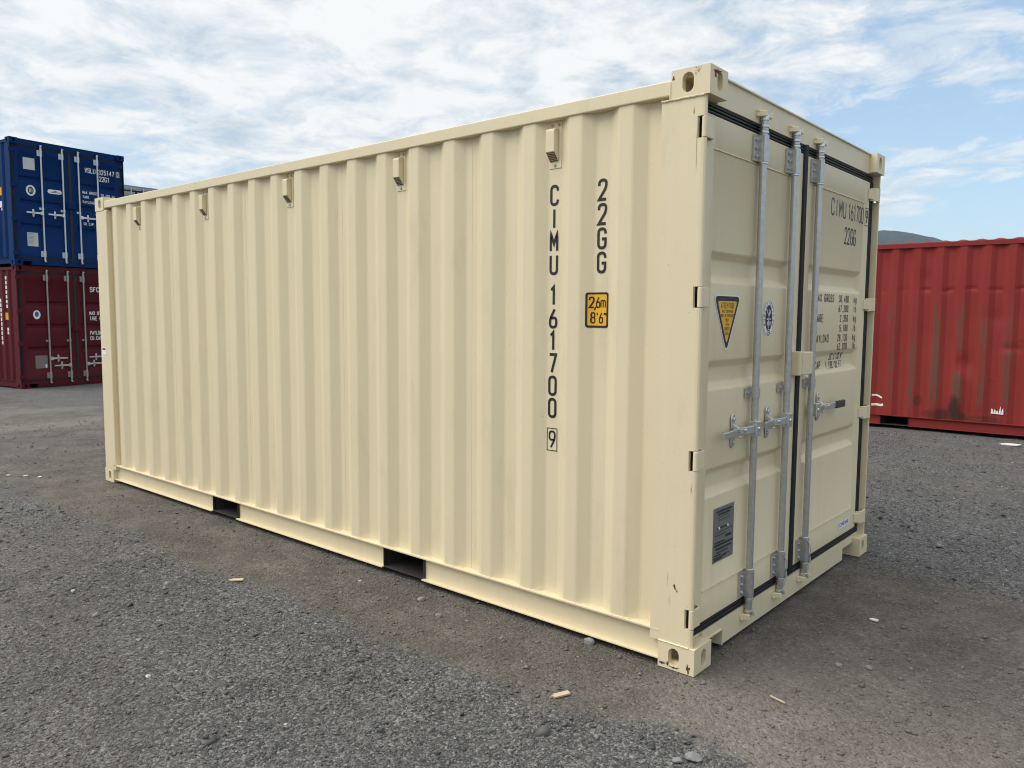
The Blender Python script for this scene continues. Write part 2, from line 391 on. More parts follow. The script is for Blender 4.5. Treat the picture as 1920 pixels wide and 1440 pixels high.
# ------------------------------------------------------------------ containers
LEN, WID, HGT = 6.058, 2.438, 2.591
def side_profile(x):
    """depth of the corrugated side sheet behind the casting face at length position x"""
    p = (-.370-x) % .278          # 0..0.072 outer crest, then slope, inner flat, slope
    if x > -.370 and x > -.306: return .048
    if x < -5.79: return .048
    if p <= .072: return .012
    if p <= .136: return .012+.036*(p-.072)/.064
    if p <= .214: return .048
    return .048-.036*(p-.214)/.064
def holed_plate(mb, o, u, v, n, cu, cv, hw, hh, t=.03):
    o, u, v, n = Vector(o), Vector(u), Vector(v), Vector(n); a, b = u.length, v.length; U, V = u.normalized(), v.normalized()
    angs = [2*math.pi*i/24 for i in range(24)]+[math.atan2(sv, su) % (2*math.pi) for su, sv in ((a-cu, b-cv), (-cu, b-cv), (-cu, -cv), (a-cu, -cv))]
    angs = sorted(set(round(x, 6) for x in angs)); k = hh-hw; rows = []
    def rect(c, s, ins):
        r = 1e9
        if c > 1e-9: r = min(r, (a-ins-cu)/c)
        if c < -1e-9: r = min(r, (ins-cu)/c)
        if s > 1e-9: r = min(r, (b-ins-cv)/s)
        if s < -1e-9: r = min(r, (ins-cv)/s)
        return r
    for th in angs:
        c, s = math.cos(th), math.sin(th)
        if abs(c) > 1e-9 and hw*abs(s/c) <= k: r = hw/abs(c)
        else: r = k*abs(s)+math.sqrt(max(0, hw*hw-k*k*c*c))
        P = lambda rr, d: o+U*(cu+c*rr)+V*(cv+s*rr)+n*d
        rows.append([P(rect(c, s, 0), 0), P(r, 0), P(r, t), P(rect(c, s, t), t)])
    m = len(rows); vs = [p for r in rows for p in r]; fs = []
    for i in range(m):
        j = (i+1) % m
        for q in range(3): fs.append((4*i+q, 4*i+q+1, 4*j+q+1, 4*j+q))
    mb.add(vs, fs)
def casting(parent, x_out, sx, y_out, sy, z_out, sz, mat):
    """hollow corner casting; *_out is the outer face, s* points inward"""
    lx, ly, lz = .178, .162, .118; mb = MB()
    X0, X1 = x_out, x_out+sx*lx; Y0, Y1 = y_out, y_out+sy*ly; Z0, Z1 = z_out, z_out+sz*lz
    holed_plate(mb, (X0, Y0, Z0), (sx*lx, 0, 0), (0, 0, sz*lz), (0, sy, 0), .100, .058, .026, .041)
    holed_plate(mb, (X0, Y0, Z0), (0, sy*ly, 0), (0, 0, sz*lz), (sx, 0, 0), .090, .058, .025, .040)
    holed_plate(mb, (X0, Y0, Z0), (0, sy*ly, 0), (sx*lx, 0, 0), (0, 0, sz), .085, .095, .031, .058)
    for d, o, u, v, n in ((0, (X0, Y1, Z0), (sx*lx, 0, 0), (0, 0, sz*lz), (0, -sy, 0)), (1, (X1, Y0, Z0), (0, sy*ly, 0), (0, 0, sz*lz), (-sx, 0, 0)), (2, (X0, Y0, Z1), (0, sy*ly, 0), (sx*lx, 0, 0), (0, 0, -sz))):
        o, u, v, n = Vector(o), Vector(u), Vector(v), Vector(n); mb.quad(o, o+u, o+u+v, o+v)
        i, j = u.normalized()*.03, v.normalized()*.03; o2 = o+n*.03; mb.quad(o2+i+j, o2+u-i+j, o2+u+v-i-j, o2+v+i-j)
    return mb.build('corner_casting', mat, parent, bevel=.015, seg=4, weld=True, ang=60)

DX = -.055                                     # plane of the door frames
TRAYS = [(1.712, 1.850), (1.234, 1.368), (.746, .880)]
def door_x(y, z, p0, p1):
    """outer surface of a door leaf (p0..p1: panel limits in y)"""
    if not (p0 < y < p1 and .326 < z < 2.281): return DX
    x = DX-.004
    for a, b in TRAYS:
        if a < z < b:
            d = min((b-z)/.034, (z-a)/.034, (y-p0-.012)/.034, (p1-.012-y)/.034, 1); x -= .030*max(0, d)
    return x
HINGES = (2.345, 1.645, .945, .245)
def post_segments(mirror, front=True):
    Wd = WID
    my = (lambda y: Wd-y) if mirror else (lambda y: y)
    full = [(-.223, .004), (-.034, .004), (-.024, .006), (-.018, .011), (-.016, .018), (-.020, .022), (-.082, .022), (-.082, .085), (-.21, .085), (-.223, .05)]
    cut = [(-.223, .004), (-.054, .004), (-.054, .022), (-.082, .022), (-.082, .085), (-.21, .085), (-.223, .05)]
    F = [(x, my(y)) for x, y in full]; K = [(x, my(y)) for x, y in cut]
    return F, K
def container(name, loc, rz, label, group, mat, worn, opt):
    t = empty(name, loc, rz, label, 'container', group)
    hw, hinges = opt.get('hardware', True), True
    # --- corner castings and posts
    for x, sx in ((0, -1), (-LEN, 1)):
        for y, sy in ((0, 1), (WID, -1)):
            for z, sz in ((0, 1), (HGT, -1)): casting(t, x, sx, y, sy, z, sz, worn)
    for mirror in (False, True):
        F, K = post_segments(mirror); mb = MB(); z = .118
        for hz in sorted(HINGES):
            mb.prism(F, 'z', z, hz-.0445); mb.prism(K, 'z', hz-.0445, hz+.0445, caps=False); z = hz+.0445
        mb.prism(F, 'z', z, HGT-.118); mb.build('corner_post', mat, t)
        y0, y1 = (.003, .075) if not mirror else (WID-.075, WID-.003)
        MB().box(-LEN+.003, -5.835, y0, y1, .118, HGT-.118).build('corner_post', mat, t, bevel=.008, seg=3)
    # --- rails
    for s in (0, 1):
        fy = (lambda y: y) if s == 0 else (lambda y: WID-y)
        def bx(mb, x0, x1, ya, yb, z0, z1):
            a, b = sorted((fy(ya), fy(yb))); mb.box(x0, x1, a, b, z0, z1)
        mb = MB(); bx(mb, -LEN+.178, -.178, .004, .062, 2.492, 2.556); mb.build('top_rail', mat, t, bevel=.005)
        mb = MB(); xs = [-LEN+.178, -4.125, -3.765, -2.09, -1.738, -.178]
        z_in = .035; bx(mb, xs[0], xs[5], .003, .070, .158, .1655)
        for a, b in ((0, 1), (2, 3), (4, 5)):
            bx(mb, xs[a], xs[b], .036, .042, z_in, .158); bx(mb, xs[a], xs[b], .004, .060, z_in-.006, z_in)
        mb.build('bottom_rail', mat, t)
        # corrugated side sheet
        mb = MB(); brk = [-.215, -.306]
        for k in range(20):
            r = -.370-.278*k; brk += [r, r-.072, r-.136, r-.214]
        brk = [b for b in brk if b > -5.79]+[-5.84]
        if opt.get('dents') and s == 0:
            zs = np.linspace(.163, 2.495, 120); fine = []
            for a, b in zip(brk, brk[1:]): fine += list(np.linspace(a, b, 4)[:-1])
            fine.append(brk[-1]); cols = []
            for x in fine:
                for z in zs:
                    y = side_profile(x)+opt['dents'](x, z)
                    mb.v.append((x, fy(y), z))
            nz = len(zs)
            for i in range(len(fine)-1):
                for j in range(nz-1): mb.f.append((i*nz+j, (i+1)*nz+j, (i+1)*nz+j+1, i*nz+j+1))
            mb.build('side_panel', opt.get('side_mat', mat), t)
        else:
            # tight press radii at every fold
            prof = []
            for i, x in enumerate(brk):
                y = side_profile(x)
                if 0 < i < len(brk)-1:
                    for d in (.0045, -.0045): prof.append((x+d, side_profile(x+d)))
                else: prof.append((x, y))
            for (a, ya), (b, yb) in zip(prof, prof[1:]):
                mb.quad((a, fy(ya), .163), (b, fy(yb), .163), (b, fy(yb), 2.495), (a, fy(ya), 2.495))
            mb.build('side_panel', mat, t, weld=True, smooth=False)
        if opt.get('welds') and s == 0:
            for k in (3, 7, 11, 15):
                mb = MB(); xs_ = -.545-.278*k; rw = random.Random(k); mb.tube([(xs_+rw.uniform(-.0004, .0004), .0478, z) for z in np.arange(.17, 2.49, .11)], .0011, 5); mb.build('panel_seam', mat, t)
            mb = MB(); pts = []                                      # bumpy weld bead where the sheet meets the bottom rail
            x = -.23; rw = random.Random(3)
            while x > -5.8: pts.append((x, side_profile(x)-.003, .1665+rw.uniform(-.0012, .0012))); x -= .012
            mb.tube(pts, .0034, 5); mb.build('weld_bead', mat, t)
    # --- roof
    mb = MB(); br = []; x = -.16
    while x > -LEN+.16: br += [(x, 0), (x-.06, 1), (x-.10, 1), (x-.16, 0)]; x -= .213
    hump = opt.get('roof_hump', .02)
    pr = [(-.05, 0)]+br+[(-LEN+.05, 0)]
    for (a, ha), (b, hb) in zip(pr, pr[1:]):
        if a <= b: continue
        for (ya, yb, ka, kb) in ((.05, .09, 0, 1), (.09, WID-.09, 1, 1), (WID-.09, WID-.05, 1, 0)):
            mb.quad((a, ya, 2.562+ha*ka*hump), (b, ya, 2.562+hb*ka*hump), (b, yb, 2.562+hb*kb*hump), (a, yb, 2.562+ha*kb*hump))
    mb.build('roof_panel', mat, t)
    # --- floor, fork tunnels, blank far end
    mb = MB(); mb.box(-LEN+.18, -.18, .075, WID-.075, .150, .157); mb.build('floor', FLOORWOOD, t)
    for a, b in ((-4.125, -3.765), (-2.09, -1.738)):
        mb = MB(); mb.box(a, b, .02, WID-.02, .030, .036); mb.box(a-.004, a, .021, WID-.021, .036, .150); mb.box(b, b+.004, .021, WID-.021, .036, .150)
        mb.build('fork_tunnel', DARKSTEEL, t)
    mb = MB(); mb.box(-LEN+.03, -LEN+.09, .075, WID-.075, .03, .16); mb.box(-LEN+.03, -LEN+.09, .075, WID-.075, 2.48, 2.57)
    y = .075; p = []
    while y < WID-.33: p += [(y, .07), (y+.07, .03), (y+.14, .03), (y+.21, .07)]; y += .25
    p += [(WID-.075, .07)]
    for (a, xa), (b, xb) in zip(p, p[1:]): mb.quad((-LEN+xa, a, .16), (-LEN+xb, b, .16), (-LEN+xb, b, 2.48), (-LEN+xa, a, 2.48))
    mb.build('end_wall', mat, t)
    # --- header and sill of the door end
    mb = MB(); mb.prism([(-.15, 2.466), (-.046, 2.466), (-.046, 2.582), (-.036, 2.582), (-.036, 2.588), (-.15, 2.588)], 'y', .163, WID-.163)
    mb.box(-.15, -.085, .086, .163, 2.40, 2.472); mb.box(-.15, -.085, WID-.163, WID-.086, 2.40, 2.472); mb.build('door_header', mat, t)
    mb = MB(); mb.prism([(.163, .137), (WID-.163, .137), (WID-.163, .090), (2.085, .090), (2.085, .016), (.357, .016), (.357, .090), (.163, .090)][::-1], 'x', -.14, -.046)
    mb.box(-.14, -.060, .026, .1625, .120, .137); mb.box(-.14, -.060, WID-.1625, WID-.026, .120, .137)
    mb.prism([(.163, .0905), (.163, .096), (.357, .096), (.363, .0905), (.363, .016), (.3575, .016), (.3575, .0905)], 'x', -.06, -.040)
    mb.build('door_sill', mat, t)
    if not hw: 
        mb = MB(); mb.box(-.10, DX, .06, WID-.06, .137, 2.466); mb.build('door_leaf', mat, t); return t
    # --- door leaves
    leaves = [dict(y0=.092, y1=1.196, p0=.163, p1=1.06, s=1), dict(y0=1.244, y1=2.336, p0=1.325, p1=2.25, s=-1)]
    for li, d in enumerate(leaves):
        y0, y1, p0, p1 = d['y0'], d['y1'], d['p0'], d['p1']; mb = MB(); px = DX-.004
        za, zb = .181, 2.421; e = .005
        def soft(vals, lo, hi):
            out = {lo, hi}
            for v in vals: out |= {v-e, v, v+e}
            return sorted(v for v in out if lo <= v <= hi)
        us = soft([p0+.012, p0+.046, p1-.046, p1-.012], y0, y1)+[p0-.001, p0+.001, p1-.001, p1+.001]+[p0+.012+.034*k/5 for k in range(1, 5)]+[p1-.012-.034*k/5 for k in range(1, 5)]
        ws = soft([v for a, b in TRAYS for v in (a, a+.034, b-.034, b)], za, zb)+[.325, .327, 2.280, 2.282]+[v for a, b in TRAYS for k in range(1, 5) for v in (a+.034*k/5, b-.034*k/5)]
        us, ws = sorted(set(round(v, 5) for v in us)), sorted(set(round(v, 5) for v in ws))
        def sx(u, v):
            r = .003
            return sum(door_x(u+i*r, v+j*r, p0, p1) if y0 < u < y1 else DX for i in (-1, 0, 1) for j in (-1, 0, 1))/9
        mb.v = [(sx(u, v), u, v) for u in us for v in ws]; nw = len(ws)
        mb.f = [(i*nw+j, (i+1)*nw+j, (i+1)*nw+j+1, i*nw+j+1) for i in range(len(us)-1) for j in range(nw-1)]
        bk = -.108; mb.quad((bk, y0, za), (bk, y1, za), (bk, y1, zb), (bk, y0, zb))
        for a, b in (((y0, za), (y1, za)), ((y1, za), (y1, zb)), ((y1, zb), (y0, zb)), ((y0, zb), (y0, za))): mb.quad((DX, *a), (DX, *b), (bk, *b), (bk, *a))
        leaf = mb.build('door', mat, t, smooth=True)
        if opt.get('welds'):
            rw = random.Random(5)
            for z in (.324, 2.283):
                mb = MB(); mb.tube([(DX+.001, y, z+rw.uniform(-.001, .001)) for y in np.arange(p0, p1, .02)], .0032, 5)
                mb.build('weld_bead', mat, leaf)
        # rubber gasket: ribbed strips round the leaf
        mb = MB()
        def strip(axis, a, b, lo, hi):
            n = 3; wd = (hi-lo)/n; poly = []
            prof = [(lo, -.075)]
            for k in range(n):
                c = lo+wd*k; prof += [(c+.001, -.060), (c+wd*.25, -.052+.002*(k == 1)), (c+wd*.8, -.0525), (c+wd-.001, -.062)]
            prof += [(hi, -.075)]
            if axis == 'y': mb.prism([(x, v) for v, x in prof], 'y', a, b)
            else: mb.prism([(x, v) for v, x in prof], 'z', a, b)
        o0, o1 = (.040, y0-.0015) if li == 0 else (y1+.0015, WID-.034)
        c0, c1 = (y1+.001, 1.2192) if li == 0 else (1.2192, y0-.001)
        ya, yb = (.050, 1.2190) if li == 0 else (1.2194, WID-.050)
        strip('y', ya, yb, 2.4225, 2.4655); strip('y', ya, yb, .1375, .1795)
        strip('z', .180, 2.422, o0, o1)
        mb.build('door_gasket', RUBBER, leaf)
        mb = MB(); c0, c1 = (1.186, 1.2192) if li == 0 else (1.2194, 1.2435)
        mb.prism([(-.0548, c0), (-.044, c0+.004), (-.038, c1-.008), (-.040, c1), (-.08, c1), (-.08, c0+.012), (-.0548, c0+.012)] if li == 0 else [(-.08, c0), (-.050, c0), (-.046, (c0+c1)/2), (-.050, c1), (-.08, c1)], 'z', .150 if li == 0 else .182, 2.468 if li == 0 else 2.42)
        mb.build('centre_seal', RUBBER, leaf)
        # hinges
        for hz in HINGES:
            mb = MB(); S = (lambda y: y) if li == 0 else (lambda y: WID-y)
            mb.cyl((-.0265, S(.0165), hz-.043), (-.0265, S(.0165), hz+.043), .0120, 14)
            mb.prism([(-.018, S(.014)), (-.018, S(.080)), (-.030, S(.098)), (-.0545, S(.100)), (-.030, S(.080)), (-.030, S(.014))], 'z', hz-.0415, hz+.0415)
            mb.prism([(-.0285, S(.0965)), (-.047, S(.132)), (-.0545, S(.135)), (-.0545, S(.099))], 'z', hz-.030, hz+.030)
            mb.build('hinge', mat, leaf, bevel=.003)
    # --- lock gear
    doors = [o for o in t.children if o.name.split('.')[0] == 'door']
    gal, har = opt.get('galv', GALV), opt.get('zinc', GALV2)
    RX = -.027
    for (ry, dirn, hz, hl, gripped) in opt['rods']:
        leaf = doors[0] if ry < 1.2192 else doors[1]
        mb = MB(); mb.cyl((RX, ry, .115), (RX, ry, 2.50), .0168, 18); mb.build('lock_rod', gal, leaf, smooth=True)
        for z0, z1 in ((2.288, 2.412), (.190, .318)):
            mb = MB(); mb.cyl((RX, ry, z0), (RX, ry, z1), .0238, 20); mb.box(-.0545, -.044, ry-.066, ry+.010, z0+.002, z1-.002)
            mb.box(-.0545, RX+.012, ry-.0232, ry+.0235, z0+.003, z1-.003)
            for bz in (z0+.024, (z0+z1)/2, z1-.024): mb.cyl((-.044, ry-.046, bz), (-.036, ry-.046, bz), .0085, 6)
            for bz in (z0+.022, z1-.022): mb.cyl((RX+.01, ry+.0234, bz), (RX+.01, ry+.0242, bz), .005, 8)
            mb.build('rod_bracket', gal, leaf, bevel=.003, ang=50)
        for z in (.324, .176, 2.425, 2.284, 2.452):
            mb = MB(); mb.cyl((RX, ry, z-.0055), (RX, ry, z+.0055), .0215, 16); mb.build('rod_collar', har, leaf, bevel=.002, ang=50)
        for z0, z1 in ((.128, .170), (2.432, 2.446)):
            mb = MB(); mb.cyl((RX, ry, z0), (RX, ry, z1), .0192, 16); mb.build('rod_sleeve', gal, leaf, bevel=.002, ang=50)
        for z, s in ((2.478, 1), (.120, -1)):                           # cam end and its keeper
            mb = MB(); mb.cyl((RX, ry, z), (RX, ry, z+s*.018), .0205, 14); mb.cyl((RX, ry, z+s*.018), (RX, ry, z+s*.040), .014, 14)
            zz = sorted((z+s*.016, z+s*.030)); mb.box(-.046, RX+.008, ry-.012, ry+.030, *zz)
            mb.cyl((RX+.002, ry+.020, zz[0]), (RX+.002, ry+.020, zz[1]), .0155, 12); mb.build('cam', har, leaf, bevel=.0025, ang=50)
            mb = MB(); zl, zh = sorted((z+s*.008, z+s*.046))
            mb.prism([(-.0455, ry-.056), (-.008, ry-.036), (-.001, ry-.030), (-.006, ry-.022), (-.0455, ry-.030)], 'z', zl+.006, zh-.006)
            mb.prism([(-.0455, ry+.058), (-.008, ry+.046), (-.003, ry+.040), (-.012, ry+.036), (-.0455, ry+.040)][::-1], 'z', zl+.006, zh-.006)
            za, zb = sorted((z+s*.034, z+s*.044)); mb.box(-.0455, -.030, ry-.054, ry+.054, za, zb)
            mb.build('cam_keeper', mat, t, bevel=.003)
        mb = MB(); gzz = opt.get('guide_z', 1.2)                         # middle guide strap
        mb.cyl((RX, ry, gzz-.024), (RX, ry, gzz+.024), .0215, 18); mb.box(-.0545, RX+.006, ry-.0212, ry+.0215, gzz-.0235, gzz+.0235)
        mb.box(-.0545, -.047, ry-.062, ry, gzz-.0235, gzz+.0235); mb.cyl((-.047, ry-.044, gzz), (-.040, ry-.044, gzz), .0085, 6)
        mb.cyl((RX+.008, ry+.0214, gzz), (RX+.008, ry+.0222, gzz), .0055, 8); mb.build('rod_guide', gal, leaf, bevel=.002, ang=50)
        # handle hub, handle and catch
        mb = MB(); hub = sorted((ry+dirn*.002, ry+dirn*.054)); mb.box(RX-.004, RX+.036, *hub, hz-.036, hz+.036)
        mb.cyl((RX+.034, ry+dirn*.028, hz), (RX+.041, ry+dirn*.028, hz), .009, 10); mb.build('handle_hub', har, leaf, bevel=.006, seg=3)
        mb = MB(); pts = [(.045, RX+.016, .024), (.085, RX+.024, .024), (.13, RX+.018, .023), (.17, RX+.004, .021), (.22, RX+.006, .021), (hl-.10, RX+.016, .020), (hl, RX+.020, .018)]
        pts = [p for i, p in enumerate(pts) if i == 0 or p[0] > pts[i-1][0]]; vs, fs = [], []
        drop = opt.get('handle_drop', .0)
        for k, (l, x, h) in enumerate(pts):
            y = ry+dirn*l; zc_ = hz+drop*(l/hl)*2
            vs += [(x-.006, y, zc_-h*.8), (x+.006, y, zc_-h*.8), (x+.006, y, zc_+h*.8), (x-.006, y, zc_+h*.8)]
            if k: fs += [(4*k-4+i, 4*k-4+(i+1) % 4, 4*k+(i+1) % 4, 4*k+i) for i in range(4)]
        fs += [(0, 1, 2, 3), tuple(4*len(pts)-4+i for i in range(4))]; mb.add(vs, fs)
        hd = mb.build('handle', har, leaf, bevel=.003)
        if gripped:
            mb = MB(); ya, yb = sorted((ry+dirn*(hl-.13), ry+dirn*(hl+.004))); mb.box(RX+.009, RX+.030, ya, yb, hz+drop*2-.022, hz+drop*2+.020); mb.build('handle_grip', GRIP, leaf, bevel=.004)
        cy_ = ry+dirn*opt.get('catch', .185)
        mb = MB(); pl = [(cy_+.020*math.cos(a), hz+(.058 if math.sin(a) > 0 else -.058)+.022*math.sin(a)) for a in [2*math.pi*i/16 for i in range(16)]]
        mb.prism(pl, 'x', -.0590+.004, -.049)
        for bz in (hz+.055, hz-.055): mb.cyl((-.049, cy_, bz), (-.041, cy_, bz), .0105, 6)
        hk = [(-.050, hz+.034), (-.036, hz+.030), (-.018, hz+.018), (.002, hz+.012), (.012, hz+.018), (.016, hz+.010), (.010, hz-.002), (-.006, hz-.004), (-.030, hz+.004), (-.050, hz+.012)]
        mb.prism(hk, 'y', cy_-.014, cy_+.014)
        mb.prism([(-.050, hz-.016), (-.012, hz-.022), (-.012, hz-.032), (-.050, hz-.034)], 'y', cy_-.014, cy_+.014)
        mb.build('handle_catch', har, leaf, bevel=.003)
    # lock box over the door joint
    if opt.get('lockbox', True):
        z0, z1 = opt.get('lock_z', (1.255, 1.378)); mb = MB(); mb.box(DX+.001, -.004, 1.118, 1.150, z0-.002, z1+.004)
        mb.box(DX-.001, .004, 1.152, 1.285, z0, z1); mb.build('lock_box', mat, doors[1], bevel=.007, seg=3)
    t['n'] = 0; del t['n']
    return t

TANC = container('shipping_container', (0, 0, 0), 0, 'cream shipping container with five small side vents, nearest and largest in the yard', None, TAN, TAN_WORN,
    dict(welds=True, rods=[(.612, -1, 1.030, .375, False), (1.008, -1, 1.032, .315, False), (1.358, 1, 1.050, .50, True)], roof_hump=.004))
tdoors = [o for o in TANC.children if o.name.split('.')[0] == 'door']

# --- lettering and stickers of the cream container
sidef = lambda u, v, l: (u, side_profile(u)-.0016-l, v)
Hh, Ww, sw = .0875, .039, .0136
tline('owner_code', BLACK, TANC, 'CIMU', -.848, 2.187, Hh, Ww, .1108, sw, sidef, True)
tline('serial_number', BLACK, TANC, '161700', -.848, 1.705, Hh, Ww, .1108, sw, sidef, True)
mb = MB(); text(mb, '9', -.844, .990, .080, .034, .1, .010, sidef, True)
ribbon(mb, [(-.858, .894), (-.797, .894), (-.797, 1.005), (-.858, 1.005), (-.858, .894)], .002, sidef, 0); mb.build('check_digit', BLACK, TANC)
tline('size_code', BLACK, TANC, '22GG', -.568, 2.187, Hh, Ww, .1108, sw, sidef, True)
br = []
for k in range(6):
    r_ = -.370-.278*k; br += [r_, r_-.072, r_-.136, r_-.214]
lab = MB(); rrect(lab, -.622, -.506, 1.508, 1.673, .012, sidef, .0002, br); lab = lab.build('height_label', BLACK, TANC)
mb = MB(); rrect(mb, -.612, -.516, 1.518, 1.663, .006, sidef, .0006, br); mb.build('label_field', YELLOW, lab)
mb = MB(); text(mb, '2', -.604, 1.603, .047, .018, .0235, .0078, sidef, layer=.0010); ribbon(mb, [(-.577, 1.606), (-.582, 1.590)], .004, sidef, .001); text(mb, '6', -.572, 1.603, .047, .018, .0235, .0078, sidef, layer=.0010); text(mb, 'm', -.5465, 1.603, .047, .024, .0235, .0062, sidef, layer=.0010); text(mb, "8'6\"", -.597, 1.531, .047, .017, .0215, .0072, sidef, layer=.0010)
mb.build('label_text', BLACK, lab)
# vents under the top rail
for vx in (-.826, -1.938, -3.050, -4.162, -5.274):
    mb = MB(); c = vx+.003; mb.box(c-.036, c+.036, .0440, .0475, 2.270, 2.488)
    vent = mb.build('ventilator', TAN, TANC, bevel=.0015)
    mb = MB(); mb.prism([(.0438, 2.458), (.010, 2.450), (.008, 2.440), (.008, 2.345), (.0438, 2.300)], 'x', c-.034, c+.018); mb.build('vent_cover', TAN, vent, bevel=.0035, seg=3)
    mb = MB()
    for i in range(6):
        for j in range(6):
            f = (i+.7)/6.6; y, z = .008+(.0358)*f, 2.345-.045*f; xx = c-.029+.0084*j; mb.box(xx, xx+.0048, y-.0022, y+.0022, z-.0030, z+.0012)
    tag(mb.build('vent_mesh', DARKSTEEL, vent), kind='stuff')
    for bx_, bz_ in ((c-.020, 2.473), (c+.020, 2.473), (c-.002, 2.285)):
        mb = MB(); mb.cyl((bx_, .0440, bz_), (bx_, .0385, bz_), .0075, 8); mb.build('vent_bolt', OLDGALV, vent, bevel=.0015)
# door text
doorR = lambda u, v, l: (door_x(u, v, 1.325, 2.25)+.0016+l, u, v)
doorL = lambda u, v, l: (door_x(u, v, .163, 1.06)+.0016+l, u, v)
DT = tdoors[1]
tline('owner_code', BLACK, DT, 'CIMU', 1.655, 2.155, .092, .046, .068, .0115, doorR); tline('serial_number', BLACK, DT, '161700', 1.955, 2.155, .092, .036, .0495, .0115, doorR)
mb = MB(); text(mb, '9', 2.283, 2.162, .076, .030, .1, .009, doorR)
ribbon(mb, [(2.266, 2.146), (2.336, 2.146), (2.336, 2.254), (2.266, 2.254), (2.266, 2.146)], .002, doorR, 0); mb.build('check_digit', BLACK, DT)
tline('size_code', BLACK, DT, '22GG', 1.905, 2.008, .092, .036, .055, .0115, doorR)
rows = [('MAX GROSS', '30,480', 'kg', 1.656), ('', '67,200', 'lb', 1.598), ('TARE', '2,350', 'kg', 1.539), ('', '5,180', 'lb', 1.480), ('PAYLOAD', '28,130', 'kg', 1.422), ('', '62,020', 'lb', 1.369)]
for a, b, c_, z in rows:
    if a: tline('weight_heading', BLACK, DT, a, 1.466, z-.002, .041, .019, .0345, .0055, doorR)
    tline('weight_figure', BLACK, DT, b, 2.040-.031*len(b), z, .037, .017, .031, .0055, doorR); tline('weight_unit', BLACK, DT, c_, 2.130, z, .037, .017, .031, .0055, doorR)
tline('weight_heading', BLACK, DT, 'CU.CAP.', 1.466, 1.262, .041, .019, .0345, .0055, doorR, step=.006)
tline('weight_figure', BLACK, DT, '32.3 CU.M', 1.800, 1.310, .038, .015, .026, .005, doorR, step=.006); tline('weight_figure', BLACK, DT, '1,138 CU.FT', 1.745, 1.258, .038, .015, .026, .005, doorR, step=.006)
# warning triangle
tri = round_poly([(.212, 1.656), (.474, 1.656), (.343, 1.404)], .035)
mb = MB(); polygon(mb, tri, doorL, .0004); wt = mb.build('warning_sticker', BLACK, tdoors[0])
wt['label'] = 'black and yellow triangular warning sticker'
mb = MB(); polygon(mb, round_poly([(.203, 1.662), (.483, 1.662), (.343, 1.393)], .040), doorL, 0); mb.build('sticker_edge', WHITE, wt)
mb = MB(); polygon(mb, round_poly([(.243, 1.634), (.443, 1.634), (.343, 1.440)], .018), doorL, .0006); mb.build('sticker_field', YELLOW, wt)
mb = MB()
for s, z, h, wd in (('ATTENTION', 1.602, .024, .0105), ('THIS CONTAINER', 1.582, .013, .0058), ('MUST BE REPAIRED', 1.562, .013, .0056), ('ONLY', 1.542, .013, .006), ('WITH', 1.522, .013, .006), ('CORTEN', 1.502, .013, .006), ('STEEL', 1.482, .013, .006)):
    text(mb, s, .343, z, h, wd, wd*1.45, wd*.32, doorL, layer=.001, center=True)
mb.build('sticker_text', BLACK, wt)
# oval seal
cu, cv = .812, 1.557
mb = MB(); ellipse(mb, cu, cv, .072, .094, doorL, .0002); seal = mb.build('seal_sticker', WHITE, tdoors[0])
mb = MB(); ribbon(mb, [(cu+.065*math.cos(a), cv+.087*math.sin(a)) for a in [2*math.pi*i/32 for i in range(33)]], .0011, doorL, .0006)
ellipse(mb, cu, cv, .042, .066, doorL, .0006)
def around(mb, s, a0, a1, ra, rb, h):
    for i, ch in enumerate(s):
        a = a0+(a1-a0)*i/(len(s)-1); cx, cz = cu+ra*math.cos(a), cv+rb*math.sin(a)
        up = Vector((math.cos(a), math.sin(a))) if a1 < a0 else -Vector((math.cos(a), math.sin(a))); rt = Vector((up.y, -up.x))
        for sp in (G[ch] if ch != ' ' else []):
            pts = [tuple(Vector((cx, cz))+rt*(x-.3*h)+up*(y-.5*h)) for x, y in stroke_pts(sp, .6*h, h)]; ribbon(mb, pts, .0012, doorL, .0006)
around(mb, 'BUREAU VERITAS', R(205), R(-25), .053, .076, .014); around(mb, '1828', R(250), R(290), .053, .077, .013)
mb.build('seal_print', BLACK, seal)
mb = MB()
for pts in ([(-.004, -.05), (-.002, -.01), (.004, .02), (.0, .045)], [(.004, .018), (.020, .040)], [(0, .012), (-.016, .028), (-.018, .045)], [(-.026, -.004), (-.008, -.004)], [(.008, -.004), (.026, -.004)], [(-.018, -.018), (-.018, -.038)], [(-.010, -.016), (-.010, -.034)], [(.012, -.016), (.012, -.036)], [(.020, -.016), (.020, -.032)], [(-.01, -.056), (.01, -.056)], [(.024, .02), (.020, .030)]):
    ribbon(mb, [(cu+a, cv+b) for a, b in pts], .0026, doorL, .001)
mb.build('seal_emblem', WHITE, seal)
# metal data plate with stamped print
mb = MB(); mb.box(DX-.004, DX-.0005, .266, .478, .426, .684); dp = mb.build('data_plate', PLATE, tdoors[0], bevel=.0012)
mb = MB(); pf = lambda u, v, l: (DX+.0002+l, u, v); rr_ = random.Random(4)
for z, a, b, h in ((.664, .292, .452, .0045), (.650, .310, .436, .004), (.567, .275, .470, .0015), (.585, .30, .42, .003), (.552, .28, .40, .002), (.536, .39, .452, .006), (.518, .28, .38, .0035), (.505, .275, .470, .0045), (.487, .29, .455, .0045), (.470, .30, .42, .003), (.458, .275, .350, .003), (.450, .37, .43, .003), (.446, .275, .40, .003), (.438, .275, .36, .003)):
    u = a
    while u < b:
        l_ = rr_.uniform(.004, .016); ribbon(mb, [(u, z), (min(b, u+l_), z)], h, pf, .0002); u += l_+.003
for pts in ([(.318, .622), (.424, .622), (.424, .638), (.318, .638), (.318, .622)],): ribbon(mb, pts, .001, pf, .0002)
